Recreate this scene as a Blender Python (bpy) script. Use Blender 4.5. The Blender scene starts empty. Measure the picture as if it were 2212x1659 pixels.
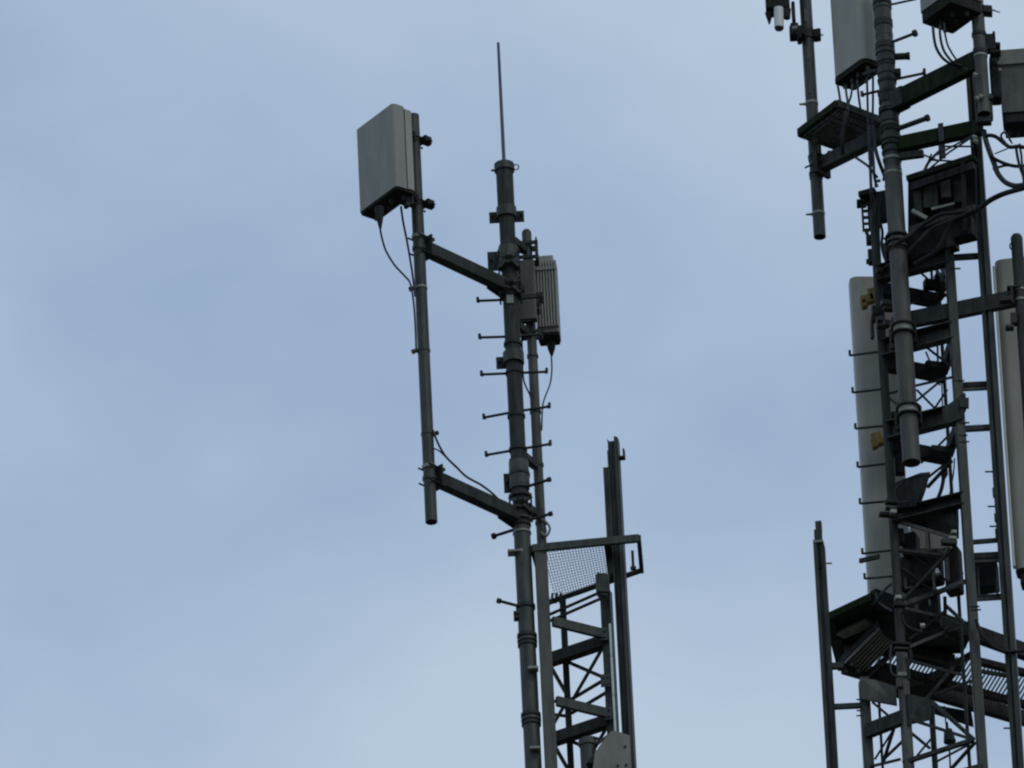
import bpy, math, random
from mathutils import Vector, Matrix
random.seed(7)
scene = bpy.context.scene
COL = scene.collection

# ------------------------------------------------------------------ camera
ELEV = math.radians(30.0)
ROLL = math.atan(0.0485)
FPX = 31670.0                      # focal length in units of a 2212 px wide frame
CAM = Vector((0.0, 0.0, 1.6))
right0 = Vector((1, 0, 0)); fwd = Vector((0, math.cos(ELEV), math.sin(ELEV))); up0 = Vector((0, -math.sin(ELEV), math.cos(ELEV)))
cr = math.cos(ROLL)*right0 - math.sin(ROLL)*up0
cu = math.sin(ROLL)*right0 + math.cos(ROLL)*up0
cd = bpy.data.cameras.new('camera'); cam = bpy.data.objects.new('camera', cd); COL.objects.link(cam)
R = Matrix((cr, cu, -fwd)).transposed()
cam.matrix_world = Matrix.Translation(CAM) @ R.to_4x4()
cd.sensor_fit = 'HORIZONTAL'; cd.sensor_width = 36.0; cd.lens = 36.0*FPX/2212.0
cd.clip_start = 1.0; cd.clip_end = 5000.0
scene.camera = cam

# ------------------------------------------------------------------ sky and sun
SUN_EL, SUN_ROT = math.radians(52), math.radians(140)      # thin overcast, sun behind the viewer's right shoulder
world = bpy.data.worlds.new('World'); scene.world = world; world.use_nodes = True
nt = world.node_tree; nt.nodes.clear()
def wn(t, **k):
    n = nt.nodes.new(t)
    for a, b in k.items(): setattr(n, a, b)
    return n
sky = wn('ShaderNodeTexSky', sky_type='NISHITA', sun_disc=False, sun_elevation=SUN_EL, sun_rotation=SUN_ROT, air_density=1.0, dust_density=2.0, ozone_density=2.0)
geo = wn('ShaderNodeTexCoord')
mp = wn('ShaderNodeMapping'); mp.inputs['Scale'].default_value = (1.0, 1.0, 1.6); mp.inputs['Location'].default_value = (2.12, 2.94, -2.47)
nz = wn('ShaderNodeTexNoise'); nz.inputs['Scale'].default_value = 16.0; nz.inputs['Detail'].default_value = 6.0; nz.inputs['Roughness'].default_value = 0.47
rmp = wn('ShaderNodeValToRGB')
rmp.color_ramp.elements[0].position = 0.32; rmp.color_ramp.elements[0].color = (3.08, 4.25, 6.12, 1)
rmp.color_ramp.elements[1].position = 0.63; rmp.color_ramp.elements[1].color = (5.10, 6.22, 7.62, 1)
mix = wn('ShaderNodeMixRGB'); mix.inputs[0].default_value = 0.90
bg = wn('ShaderNodeBackground'); bg.inputs['Strength'].default_value = 0.10
out = wn('ShaderNodeOutputWorld')
nt.links.new(geo.outputs['Generated'], mp.inputs['Vector']); nt.links.new(mp.outputs[0], nz.inputs['Vector'])
nt.links.new(nz.outputs['Fac'], rmp.inputs[0]); nt.links.new(sky.outputs[0], mix.inputs[1]); nt.links.new(rmp.outputs[0], mix.inputs[2])
nt.links.new(mix.outputs[0], bg.inputs['Color']); nt.links.new(bg.outputs[0], out.inputs['Surface'])
sd = bpy.data.lights.new('sun', 'SUN'); sd.energy = 0.7; sd.angle = math.radians(14); sd.color = (1.0, 0.97, 0.92)
sun = bpy.data.objects.new('sun', sd); COL.objects.link(sun)
sdir = Vector((math.sin(SUN_ROT)*math.cos(SUN_EL), math.cos(SUN_ROT)*math.cos(SUN_EL), math.sin(SUN_EL)))
sun.rotation_euler = sdir.to_track_quat('Z', 'Y').to_euler()
scene.view_settings.view_transform = 'Standard'; scene.view_settings.look = 'None'
scene.view_settings.exposure = 0.0; scene.view_settings.gamma = 1.0
scene.render.engine = 'CYCLES'
scene.cycles.pixel_filter_type = 'BLACKMAN_HARRIS'; scene.cycles.filter_width = 2.2   # the long zoom is soft

# ------------------------------------------------------------------ photo frame <-> world
def ray(u, v):
    return (fwd + cr*((u-1106.0)/FPX) + cu*((829.5-v)/FPX))
def P(u, v, Y):
    d = ray(u, v); return CAM + d*((Y-CAM.y)/d.y)
def H(u, v, z):
    d = ray(u, v); return CAM + d*((z-CAM.z)/d.z)
def ZAT(xy, v):
    # height at which the vertical through plan point xy appears at row v
    k = (829.5-v)/FPX
    bx = Vector((xy[0]-CAM.x, xy[1]-CAM.y, 0))
    # (bx.cu + z cu.z) = k (bx.fwd + z fwd.z)
    z = (k*bx.dot(fwd) - bx.dot(cu)) / (cu.z - k*fwd.z)
    return z + CAM.z
PX = 90.0/fwd.y/FPX                 # metres per frame unit at the masts
def XY(u, v, Y):
    p = P(u, v, Y); return (p.x, p.y)
def at(xy, v): return Vector((xy[0], xy[1], ZAT(xy, v)))
# zoom windows used when measuring
def b1(x, y): return (1623.9+x*.26587, y*.26587)
def b2(x, y): return (1788.5+x*.19182, 329.2+y*.19182)
def b3(x, y): return (1788.5+x*.19182, 576.0+y*.19182)
def b4(x, y): return (1733.6+x*.21627, 822.9+y*.21627)
def b5(x, y): return (1733.6+x*.21627, 1124.6+y*.21627)
def b6(x, y): return (1733.6+x*.21627, 1344.1+y*.21627)
def l1(x, y): return (713.2+x*.27281, 54.9+y*.27281)
def l2(x, y): return (822.9+x*.22321, 438.9+y*.22321)
def l3(x, y): return (877.8+x*.27281, 768.0+y*.27281)
def l4(x, y): return (987.5+x*.30553, 1152.1+y*.30553)

# ------------------------------------------------------------------ materials
def material(name, c1, c2, rough=0.6, metal=0.0, scale=14.0, c3=None, moss=0.0, streak=True, bump=0.15, spec=0.4):
    m = bpy.data.materials.new(name); m.use_nodes = True
    t = m.node_tree; L = t.links; b = t.nodes['Principled BSDF']
    tc = t.nodes.new('ShaderNodeTexCoord'); mpp = t.nodes.new('ShaderNodeMapping')
    mpp.inputs['Scale'].default_value = (1, 1, 0.22) if streak else (1, 1, 1)
    L.new(tc.outputs['Object'], mpp.inputs['Vector'])
    n = t.nodes.new('ShaderNodeTexNoise'); n.inputs['Scale'].default_value = scale; n.inputs['Detail'].default_value = 6; n.inputs['Roughness'].default_value = .65
    L.new(mpp.outputs[0], n.inputs['Vector'])
    r = t.nodes.new('ShaderNodeValToRGB'); r.color_ramp.elements[0].position = .34; r.color_ramp.elements[1].position = .68
    r.color_ramp.elements[0].color = (*c1, 1); r.color_ramp.elements[1].color = (*c2, 1)
    L.new(n.outputs['Fac'], r.inputs[0]); col = r.outputs[0]
    if c3 is not None:               # blotches: lichen, rust, stains
        n2 = t.nodes.new('ShaderNodeTexNoise'); n2.inputs['Scale'].default_value = 3.1; n2.inputs['Detail'].default_value = 5
        L.new(tc.outputs['Object'], n2.inputs['Vector'])
        r2 = t.nodes.new('ShaderNodeValToRGB'); r2.color_ramp.elements[0].position = .60-moss; r2.color_ramp.elements[1].position = .74-moss
        L.new(n2.outputs['Fac'], r2.inputs[0])
        mx = t.nodes.new('ShaderNodeMixRGB'); mx.inputs[2].default_value = (*c3, 1)
        L.new(r2.outputs[0], mx.inputs[0]); L.new(col, mx.inputs[1]); col = mx.outputs[0]
    L.new(col, b.inputs['Base Color'])
    b.inputs['Roughness'].default_value = rough; b.inputs['Metallic'].default_value = metal
    b.inputs['Specular IOR Level'].default_value = spec
    if bump:
        bp = t.nodes.new('ShaderNodeBump'); bp.inputs['Strength'].default_value = bump; bp.inputs['Distance'].default_value = .004
        L.new(n.outputs['Fac'], bp.inputs['Height']); L.new(bp.outputs[0], b.inputs['Normal'])
    return m
M = {}
M['steel'] = material('weathered_green_steel', (.012, .016, .012), (.056, .062, .048), .52, .0, 20, (.030, .038, .020), 0.03, spec=.38)
M['dark'] = material('dark_stained_steel', (.012, .015, .013), (.048, .053, .047), .65, .0, 20, (.020, .026, .014), 0.02, spec=.2)
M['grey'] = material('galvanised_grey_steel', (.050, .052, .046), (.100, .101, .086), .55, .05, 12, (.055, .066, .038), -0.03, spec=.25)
M['zinc'] = material('pale_zinc', (.15, .16, .13), (.26, .27, .23), .5, .2, 20)
M['moss'] = material('mossy_steel', (.012, .017, .009), (.032, .039, .026), .85, 0.0, 22, (.016, .030, .008), 0.08, spec=.05)
M['radome'] = material('weathered_radome_plastic', (.205, .205, .170), (.285, .282, .240), .55, 0, 7.0, (.175, .180, .140), 0.0, bump=.03)
M['radome2'] = material('pale_radome_plastic', (.27, .262, .215), (.36, .352, .30), .5, 0, 7.0, (.24, .235, .19), 0.0, bump=.03)
M['casing'] = material('grey_painted_casing', (.115, .114, .092), (.190, .185, .155), .55, .0, 11, (.10, .10, .070), 0.02, bump=.05)
M['black'] = material('black_rubber', (.007, .0085, .008), (.030, .033, .033), .7, 0, 20, spec=.15)
M['under'] = material('dark_antenna_underside', (.008, .010, .007), (.030, .033, .026), .7, 0, 26, (.02, .026, .012), 0.05, spec=.08)
M['cable'] = material('grey_black_cable', (.025, .030, .034), (.055, .062, .068), .6, 0, 8, spec=.15)
M['ochre'] = material('ochre_fitting', (.15, .095, .02), (.27, .18, .04), .6, 0, 24)
M['white'] = material('off_white_plastic', (.50, .52, .49), (.66, .67, .63), .45, 0, 6, bump=.03)
M['whip'] = material('dark_fibreglass_whip', (.05, .055, .085), (.09, .095, .13), .5, 0, 9)
M['ground'] = material('gravel_and_grass_ground', (.062, .072, .048), (.11, .11, .088), .95, 0, .4, (.13, .12, .10), 0.0, streak=False, bump=0)

# ------------------------------------------------------------------ objects
OFF = {}
def tag(o, label=None, cat=None, group=None, kind=None):
    if label: o['label'] = label
    if cat: o['category'] = cat
    if group: o['group'] = group
    if kind: o['kind'] = kind
    return o
def thing(name, label, cat, loc, group=None):
    o = bpy.data.objects.new(name, None); o.empty_display_size = .1; COL.objects.link(o)
    o.location = loc; OFF[o] = Vector(loc); tag(o, label, cat, group); return o

class MB:
    def __init__(s): s.v = []; s.f = []; s.sm = []
    def add(s, vs, fs, smooth=False):
        k = len(s.v); s.v += [Vector(a) for a in vs]
        for f in fs: s.f.append([i+k for i in f]); s.sm.append(smooth)
        return s
    def box(s, c, ax, hs):
        c = Vector(c); vs = []
        for i in (-1, 1):
            for j in (-1, 1):
                for k in (-1, 1): vs.append(c + ax[0]*hs[0]*i + ax[1]*hs[1]*j + ax[2]*hs[2]*k)
        return s.add(vs, [(0,1,3,2),(4,6,7,5),(0,4,5,1),(2,3,7,6),(0,2,6,4),(1,5,7,3)])
    @staticmethod
    def frame(d, up=Vector((0,0,1))):
        d = d.normalized()
        if abs(d.dot(up)) > .97: up = Vector((0, 1, 0))
        a = d.cross(up).normalized(); b = a.cross(d).normalized()
        return d, a, b
    def beam(s, p, q, w, h, up=Vector((0,0,1))):       # w across, h along up
        p = Vector(p); q = Vector(q); d, a, b = s.frame(q-p, up)
        return s.box((p+q)/2, (d, a, b), ((q-p).length/2, w/2, h/2))
    def chan(s, p, q, w, h, t, side=1, up=Vector((0,0,1))):   # C channel: web and two flanges, butted
        p = Vector(p); q = Vector(q); d, a, b = s.frame(q-p, up); L = (q-p).length/2; c = (p+q)/2
        s.box(c + a*side*(w/2-t/2), (d, a, b), (L, t/2, h/2))
        s.box(c + b*(h/2-t/2) - a*side*t/2, (d, a, b), (L*.999, w/2-t/2, t/2))
        s.box(c - b*(h/2-t/2) - a*side*t/2, (d, a, b), (L*.999, w/2-t/2, t/2)); return s
    def angle(s, p, q, w, t, da, db):                  # L profile from p to q, legs along da and db
        p = Vector(p); q = Vector(q); d = (q-p).normalized(); L = (q-p).length/2; c = (p+q)/2
        da = Vector(da).normalized(); db = Vector(db).normalized()
        s.box(c + da*(w/2), (d, da, db), (L, w/2, t/2)); s.box(c + db*(w/2+t/2), (d, da, db), (L*.999, t/2, w/2)); return s
    def tube(s, p, q, r, r2=None, n=20, hollow=False):
        p = Vector(p); q = Vector(q); r2 = r if r2 is None else r2
        d, a, b = s.frame(q-p); vs = []
        for (c, rr) in ((p, r), (q, r2)):
            for i in range(n):
                t = 2*math.pi*i/n; vs.append(c + a*(math.cos(t)*rr) + b*(math.sin(t)*rr))
        s.add(vs, [(i, (i+1) % n, n+(i+1) % n, n+i) for i in range(n)], True)
        if not hollow:
            s.add(vs[:n], [tuple(range(n-1, -1, -1))]); s.add(vs[n:], [tuple(range(n))])
        else:                                           # a pipe: wall thickness and an open bore
            w = .82; vi = []
            for (c, rr) in ((p, r*w), (q, r2*w)):
                for i in range(n):
                    t = 2*math.pi*i/n; vi.append(c + a*(math.cos(t)*rr) + b*(math.sin(t)*rr))
            s.add(vi, [(n+i, n+(i+1) % n, (i+1) % n, i) for i in range(n)], True)
            s.add(vs[:n]+vi[:n], [(i, n+i, n+(i+1) % n, (i+1) % n) for i in range(n)])
            s.add(vs[n:]+vi[n:], [((i+1) % n, n+(i+1) % n, n+i, i) for i in range(n)])
        return s
    def path(s, pts, r, n=8, sub=6):
        pts = [Vector(p) for p in pts]
        if len(pts) > 2:
            e = [pts[0]*2-pts[1]] + pts + [pts[-1]*2-pts[-2]]; o = []
            for i in range(1, len(e)-2):
                for k in range(sub):
                    t = k/sub; a, b, c, d = e[i-1], e[i], e[i+1], e[i+2]
                    o.append(.5*((2*b)+(c-a)*t+(2*a-5*b+4*c-d)*t*t+(3*b-3*c+d-a)*t**3))
            o.append(pts[-1]); pts = o
        rings = []; prev = None
        for i, p in enumerate(pts):
            d = (pts[min(i+1, len(pts)-1)] - pts[max(i-1, 0)]).normalized()
            if prev is None: _, a, b = s.frame(d)
            else:
                a = (prev - d*prev.dot(d)).normalized(); b = d.cross(a)
            prev = a
            rings.append([p + a*(math.cos(2*math.pi*k/n)*r) + b*(math.sin(2*math.pi*k/n)*r) for k in range(n)])
        vs = [x for rg in rings for x in rg]; fs = []
        for i in range(len(rings)-1):
            for k in range(n): fs.append((i*n+k, i*n+(k+1) % n, (i+1)*n+(k+1) % n, (i+1)*n+k))
        s.add(vs, fs, True); s.add(rings[0], [tuple(range(n-1, -1, -1))]); s.add(rings[-1], [tuple(range(n))]); return s
    def prism(s, plan, z0, z1, smooth=False):
        n = len(plan); vs = [Vector((x, y, z0)) for x, y in plan] + [Vector((x, y, z1)) for x, y in plan]
        s.add(vs, [(i, (i+1) % n, n+(i+1) % n, n+i) for i in range(n)], smooth)
        s.add(vs[:n], [tuple(range(n-1, -1, -1))]); s.add(vs[n:], [tuple(range(n))]); return s
    def plate(s, pts, t, nrm=None):                     # flat polygon of 3-D points, thickened
        pts = [Vector(p) for p in pts]; n = len(pts)
        if nrm is None: nrm = (pts[1]-pts[0]).cross(pts[2]-pts[0]).normalized()
        vs = [p - nrm*t/2 for p in pts] + [p + nrm*t/2 for p in pts]
        s.add(vs, [(i, (i+1) % n, n+(i+1) % n, n+i) for i in range(n)])
        s.add(vs[:n], [tuple(range(n-1, -1, -1))]); s.add(vs[n:], [tuple(range(n))]); return s
    def bolt(s, p, d, r=.009, L=.02):
        d = Vector(d).normalized(); return s.tube(Vector(p), Vector(p)+d*L, r, n=6)
    def build(s, name, mat, parent=None, label=None, cat=None, group=None, kind=None, bevel=0.0):
        me = bpy.data.meshes.new(name); o = bpy.data.objects.new(name, me); COL.objects.link(o)
        if parent is None:
            lo = Vector((sum(v.x for v in s.v)/len(s.v), sum(v.y for v in s.v)/len(s.v), min(v.z for v in s.v)))
            o.location = lo; OFF[o] = lo
        else:
            o.parent = parent; OFF[o] = OFF[parent]
        me.from_pydata([v - OFF[o] for v in s.v], [], s.f)
        me.polygons.foreach_set('use_smooth', s.sm); me.update(calc_edges=True)
        me.materials.append(M[mat] if isinstance(mat, str) else mat)
        if bevel:
            bv = o.modifiers.new('bevel', 'BEVEL'); bv.width = bevel; bv.segments = 2; bv.limit_method = 'ANGLE'; bv.angle_limit = math.radians(50)
        return tag(o, label, cat, group, kind)
Z = Vector((0, 0, 1))
def rpoly(p0, wd, dd, W, D, r, seg=5, rb=None):
    # rounded rectangle in plan from corner p0; the corners on the p0 side are rounded by r, the far ones by rb
    rb = r if rb is None else rb
    wd = Vector(wd); dd = Vector(dd); p0 = Vector(p0); out = []
    def arc(cx, cy, rr, a0):
        for k in range(seg+1):
            a = math.radians(a0 + 90*k/seg); x = cx+rr*math.cos(a); y = cy+rr*math.sin(a); q = p0 + wd*x + dd*y; out.append((q.x, q.y))
    arc(r, r, r, 180); arc(W-r, r, r, 270); arc(W-rb, D-rb, rb, 0); arc(rb, D-rb, rb, 90)
    area = sum(out[i][0]*out[(i+1) % len(out)][1]-out[(i+1) % len(out)][0]*out[i][1] for i in range(len(out)))
    return out if area > 0 else out[::-1]
def unit(x, y):
    v = Vector((x, y)); return v.normalized()

# shared hardware
def vpole(T, xy, v1, v2, rpx, mat='steel', name='pole', hollow=True, z2=None):
    a = at(xy, v1); b = at(xy, v2) if z2 is None else Vector((xy[0], xy[1], z2))
    return MB().tube(b, a, rpx*PX, n=28, hollow=hollow).build(name, mat, T)
def band(T, xy, v, rpx, hpx, mat='dark', name='pipe_clamp', ears=None):
    z = ZAT(xy, v); h = hpx*PX/2/math.cos(ELEV); m = MB()
    m.tube((xy[0], xy[1], z-h), (xy[0], xy[1], z+h), rpx*PX, n=28)
    if ears:                         # two lugs with bolts, in plan direction
        e = Vector((ears[0], ears[1], 0)).normalized(); L = ears[2]*PX
        side = Vector((-e.y, e.x, 0))
        for k in (-1, 1):
            c = Vector((xy[0], xy[1], z)) + e*(rpx*PX + L/2 - .004) + side*k*.016
            m.box(c, (e, side, Z), (L/2, .006, h*.95))
        c = Vector((xy[0], xy[1], z)) + e*(rpx*PX + L*.6)
        m.tube(c-side*.04, c+side*.04, .008, n=8)
    return m.build(name, mat, T)
def step(T, xy, v, end, r=3.0, hook=9.0, hookdir=1, mat='dark', start=None, name='step_bolt'):
    z = ZAT(xy, v); p = Vector((xy[0], xy[1], z)) if start is None else H(start[0], start[1], z)
    q = H(end[0], end[1], z); m = MB().tube(p, q, r*PX, n=10)
    if hook:
        m.tube(q - Z*hookdir*r*PX, q + Z*hookdir*hook*PX, r*PX*1.05, n=10)
        d = (q-p).normalized(); m.tube(q-d*.012, q-d*.004, r*PX*1.7, n=12)
    return m.build(name, mat, T)
def knob(T, xy, v, end, r=3.5, R=7.0, mat='dark', name='step_bolt'):
    z = ZAT(xy, v); p = Vector((xy[0], xy[1], z)); q = H(end[0], end[1], z); d = (q-p).normalized()
    return MB().tube(p, q, r*PX, n=10).tube(q-d*.01, q+d*.012, R*PX, n=14).build(name, mat, T)
def cable(name, pts, rpx, label, mat='cable', group=None, cat='cable', parent=None):
    m = MB().path([P(*p) for p in pts], rpx*PX, n=8, sub=7)
    if parent is not None: return m.build(name, mat, parent)
    return m.build(name, mat, None, label, cat, group)
def bar(m, u1, v1, Y1, u2, v2, Y2, w, h=None):
    return m.beam(P(u1, v1, Y1), P(u2, v2, Y2), w*PX, (h or w)*PX)

# ------------------------------------------------------------------ ground
g = MB(); N = 40; S = 1500
g.add([(-S, -S, 0), (S, -S, 0), (S, S, 0), (-S, S, 0)], [(0, 1, 2, 3)]).build('ground', 'ground', None, kind='structure')

# ================================================================== LEFT MAST
YM = 90.0
mast_xy = XY(1113, 850, YM)
leftpole_xy = None
mast = thing('tubular_mast', 'dark green round steel mast topped by a thin whip rod, left of the two structures', 'mast', (mast_xy[0], mast_xy[1], 0))
vpole(mast, mast_xy, 470, 0, 17, 'dark', 'upper_tube', z2=ZAT(mast_xy, 1140))
vpole(mast, mast_xy, 360, 0, 18.6, 'dark', 'top_tube', z2=ZAT(mast_xy, 470))
vpole(mast, mast_xy, 1140, 0, 18.0, 'steel', 'lower_tube', z2=0.0)
cap = band(mast, mast_xy, 363, 22, 15, 'steel', 'top_collar')
m = MB(); zt = ZAT(mast_xy, 350); m.tube((*mast_xy, ZAT(mast_xy, 357)), (*mast_xy, zt), 16*PX, 9*PX, 24); m.build('top_cap', 'moss', mast)
# lifting eye and stub on the collar
m = MB(); ce = H(1115, 361, ZAT(mast_xy, 366)); pts = [ce + Vector((math.cos(a)*.018, 0, math.sin(a)*.022)) for a in [k*math.pi/5 for k in range(11)]]
m.path(pts, .0045, n=6, sub=3); m.build('lifting_eye', 'dark', mast)
m = MB(); z = ZAT(mast_xy, 369); m.tube((*mast_xy, z), H(1061, 368, z), 2.6*PX, n=8); m.build('bolt_stub', 'dark', mast)
# clamp plates: wide bars behind a half shell
def clampbar(T, xy, v, halfw, h, rr, y=-.03, lean=None, name='clamp_plate', left_only=False):
    z = ZAT(xy, v); c = Vector((xy[0], xy[1]+.045, z)); a = halfw*PX
    m = MB(); x0 = -a; x1 = (0.0 if left_only else a)
    m.box(c + Vector(((x0+x1)/2, 0, 0)), (Vector((1,0,0)), Vector((0,1,0)), Z), ((x1-x0)/2, .008, h*PX/2))
    for sx in ([-1] if left_only else [-1, 1]):
        m.tube(c + Vector((sx*a*.82, -.05, 0)), c + Vector((sx*a*.82, .03, 0)), .008, n=8)
    m.build(name, 'dark', T)
    return band(T, xy, v-2, rr, h*.8, 'steel', 'pipe_clamp')
clampbar(mast, mast_xy, 462, 38, 26, 22)
clampbar(mast, mast_xy, 776, 38, 28, 23, left_only=True)
clampbar(mast, mast_xy, 556, 46, 46, 22, left_only=True)
clampbar(mast, mast_xy, 1036, 34, 46, 22, left_only=True)
for v, r_, h_, mt in ((536, 20, 10, 'dark'), (575, 21, 12, 'dark'), (640, 22, 8, 'dark'), (744, 20, 6, 'dark'), (778, 22.5, 14, 'steel'), (806, 19.5, 5, 'dark'), (900, 19.5, 5, 'dark'), (972, 20, 6, 'dark'),
                      (996, 20.5, 4, 'dark'), (1012, 21.5, 26, 'grey'), (1027, 23.5, 5, 'dark'), (1045, 21, 24, 'grey'), (1072, 22.5, 7, 'dark'), (1118, 21.5, 14, 'steel'), (1134, 20.5, 6, 'dark'), (1152, 20, 4, 'zinc'),
                      (1312, 21, 7, 'dark'), (1375, 21.5, 7, 'dark'), (1385, 21.5, 5, 'steel'), (1394, 21, 5, 'dark'), (1546, 21.5, 6, 'dark'), (1556, 21.5, 5, 'steel'), (1565, 21, 5, 'dark')):
    band(mast, mast_xy, v, r_, h_, mt)
m = MB(); z = ZAT(mast_xy, 655); m.box((mast_xy[0]-.004, mast_xy[1]-17*PX-.003, z), (Vector((1,0,0)), Vector((0,1,0)), Z), (.024, .006, .034)); m.build('label_plate', 'zinc', mast)
m = MB(); z = ZAT(mast_xy, 1196); m.box((mast_xy[0]-16*PX, mast_xy[1]-.02, z), (Vector((1,0,0)), Vector((0,1,0)), Z), (.055, .04, .008)); m.build('bracket_lug', 'zinc', mast)
for v in (1327, 1336):
    m = MB(); z = ZAT(mast_xy, v); m.box((mast_xy[0]-20*PX, mast_xy[1]-.01, z), (Vector((1,0,0)), Vector((0,1,0)), Z), (.022, .03, .010)); m.build('bracket_lug', 'dark', mast)
for (l, v, r_) in (((1032, 650), 647, (1171, 641)), ((1036, 729), 727, (1166, 722)), ((1040, 809), 806, (1181, 803)), ((1045, 902), 889, (1187, 878)), ((1050, 983), 971, (1189, 959))):
    step(mast, mast_xy, v, l); step(mast, mast_xy, v, r_)
knob(mast, mast_xy, 1056, (1186, 1036), R=5.5); knob(mast, mast_xy, 1128, (1189, 1110), R=5.5)
knob(mast, mast_xy, 1139, (1067, 1158)); knob(mast, mast_xy, 1313, (1078, 1298), R=6)
for v, u in ((1445, 1152), (1618, 1156)):
    m = MB(); p = P(u, v, YM-.07); m.box(p, (Vector((1,0,0)), Vector((0,1,0)), Z), (.036, .03, .010)); m.build('joint_plate', 'zinc', mast)
# V shaped saddle brackets where the stand-off arms bolt on
def saddle(T, xy, v, r_):
    m = MB(); z = ZAT(xy, v); c = Vector((xy[0], xy[1], z))
    for sx in (-1, 1):
        m.beam(c + Vector((sx*r_*PX*1.1, -.03, .075)), c + Vector((sx*.012, -r_*PX-.03, .02)), .035, .020)
        m.beam(c + Vector((sx*r_*PX*1.1, -.03, -.055)), c + Vector((sx*.012, -r_*PX-.03, -.02)), .035, .020)
        m.tube(c + Vector((sx*r_*PX*1.15, -.09, .07)), c + Vector((sx*r_*PX*1.15, .09, .07)), .007, n=8)
        m.tube(c + Vector((sx*r_*PX*1.15, -.09, -.055)), c + Vector((sx*r_*PX*1.15, .09, -.055)), .007, n=8)
    m.build('saddle_bracket', 'steel', T)
saddle(mast, mast_xy, 572, 19); saddle(mast, mast_xy, 628, 19); saddle(mast, mast_xy, 1100, 20)

rod = MB().tube(at(mast_xy, 352), at(mast_xy, 330), 4.4*PX, 3.8*PX, n=12).tube(at(mast_xy, 330), at(mast_xy, 95), 4.0*PX, 3.1*PX, n=12).tube(at(mast_xy, 95), at(mast_xy, 92), 3.5*PX, 2.6*PX, n=12)
rod.build('lightning_rod', 'whip', None, 'thin dark whip rod rising from the top of the left round mast', 'lightning rod')

# ---- stand-off pole on the left, two square arms
YL = YM - .66
lp = XY(917, 795, YL)
stand = thing('standoff_mount', 'dark vertical pipe on two square arms at the far left, carrying the pale box antenna', 'antenna mount', (lp[0], lp[1], ZAT(lp, 1128)))
m = MB().tube(at(lp, 1128), at(lp, 250), 13*PX, n=28, hollow=True); m.build('pole', 'steel', stand)
m = MB().tube(at(lp, 1129)+Z*.006, at(lp, 1129)+Z*.05, 10.3*PX, n=20); m.build('end_plug', 'black', stand)
d_arm = (Vector((*mast_xy, 0)) - Vector((*lp, 0))).normalized(); s_arm = Vector((-d_arm.y, d_arm.x, 0))
for vp, tag_ in ((523, 'u'), (1020, 'l')):
    z = ZAT(lp, vp) - .028
    a = Vector((*lp, z)) + d_arm*.055; b = Vector((*mast_xy, z)) - d_arm*.045
    m = MB().beam(a, b, .075, .098); arm = m.build('arm', 'dark', stand, bevel=.006)
    m = MB(); m.box(a + d_arm*.004, (d_arm, s_arm, Z), (.006, .075, .085))
    for sz in (-1, 1):
        for ss in (-1, 1): m.tube(a + s_arm*ss*.05 + Z*sz*.062 - d_arm*.11, a + s_arm*ss*.05 + Z*sz*.062 + d_arm*.05, .007, n=8)
        m.box(a + Z*sz*.062 + d_arm*.028, (d_arm, s_arm, Z), (.020, .060, .010))
    m.build('end_bracket', 'dark', stand)
    for dv in (-10, 14): band(stand, lp, vp+dv, 15.2, 7, 'zinc' if dv < 0 else 'steel')
    m = MB(); m.plate([b + s_arm*.05 + Z*.08 - d_arm*.14, b + s_arm*.05 + Z*.08 + d_arm*.07, b + s_arm*.05 - Z*.09 + d_arm*.07, b + s_arm*.05 - Z*.05 - d_arm*.14], .008)
    m.build('gusset', 'dark', stand)
for v, u in ((623, 0), (758, 0), (938, 1)):
    band(stand, lp, v, 14.3, 5, 'zinc' if v == 623 else 'steel', 'cable_clip')
    p = at(lp, v) + Vector(((-19 if not u else 17)*PX, -.01, -.005)); m = MB().tube(p-Vector((.022, 0, .006)), p+Vector((.022, 0, .010)), 5.5*PX, 4.5*PX, n=12); m.build('cable_clip', 'grey' if not u else 'dark', stand)

# ---- pale box antenna on the stand-off pole
def box_antenna(name, label, corner, Yc, W, D, vtop, vbot, yaw, mat_front, mat_side, groove=True, radius=.03, group=None, cat='antenna', boot=True, bottom='under', ports=6, split=.56, skirt=.018):
    # corner: near bottom corner; width direction goes left-away, depth direction right-away
    c = XY(corner[0], corner[1], Yc); wd = unit(-math.sin(yaw), math.cos(yaw)); dd = unit(math.cos(yaw), math.sin(yaw))
    z0 = ZAT(c, vbot); z1 = ZAT(c, vtop); T = thing(name, label, cat, (c[0], c[1], z0), group)
    cv = Vector(c)
    f = MB().prism(rpoly(cv, wd, dd, W, D*split, radius, rb=.004), z0, z1, False); fr = f.build('radome', mat_front, T, bevel=.004)
    g0 = cv + dd*(D*split+.0015) + wd*.008
    MB().prism(rpoly(g0, wd, dd, W-.016, D*.06, .004), z0+.006, z1-.006).build('seam', mat_side if not groove else 'dark', T)
    h0 = cv + dd*(D*(split+.06)+.003) + wd*.006
    MB().prism(rpoly(h0, wd, dd, W-.012, D*(1-split-.06), .006, rb=.02), z0+.012, z1-.012).build('rear_housing', mat_side, T, bevel=.004)
    b0 = cv + dd*.008 + wd*.008
    bt = MB().prism(rpoly(b0, wd, dd, W-.016, D-.016, .02), z0-skirt, z0-.001).build('bottom_plate', bottom, T)
    for k in range(ports):
        q = cv + wd*(W*(.15+.7*k/max(1, ports-1))) + dd*(D*(.35 if k % 2 else .62)); MB().tube((q.x, q.y, z0-skirt-.04), (q.x, q.y, z0-skirt-.0005), .016, .020, n=12).build('connector', 'dark', bt)
    return T, cv, wd, dd, z0, z1
YAWA = math.atan2(.61, .79)
YC = YL - .40
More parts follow.
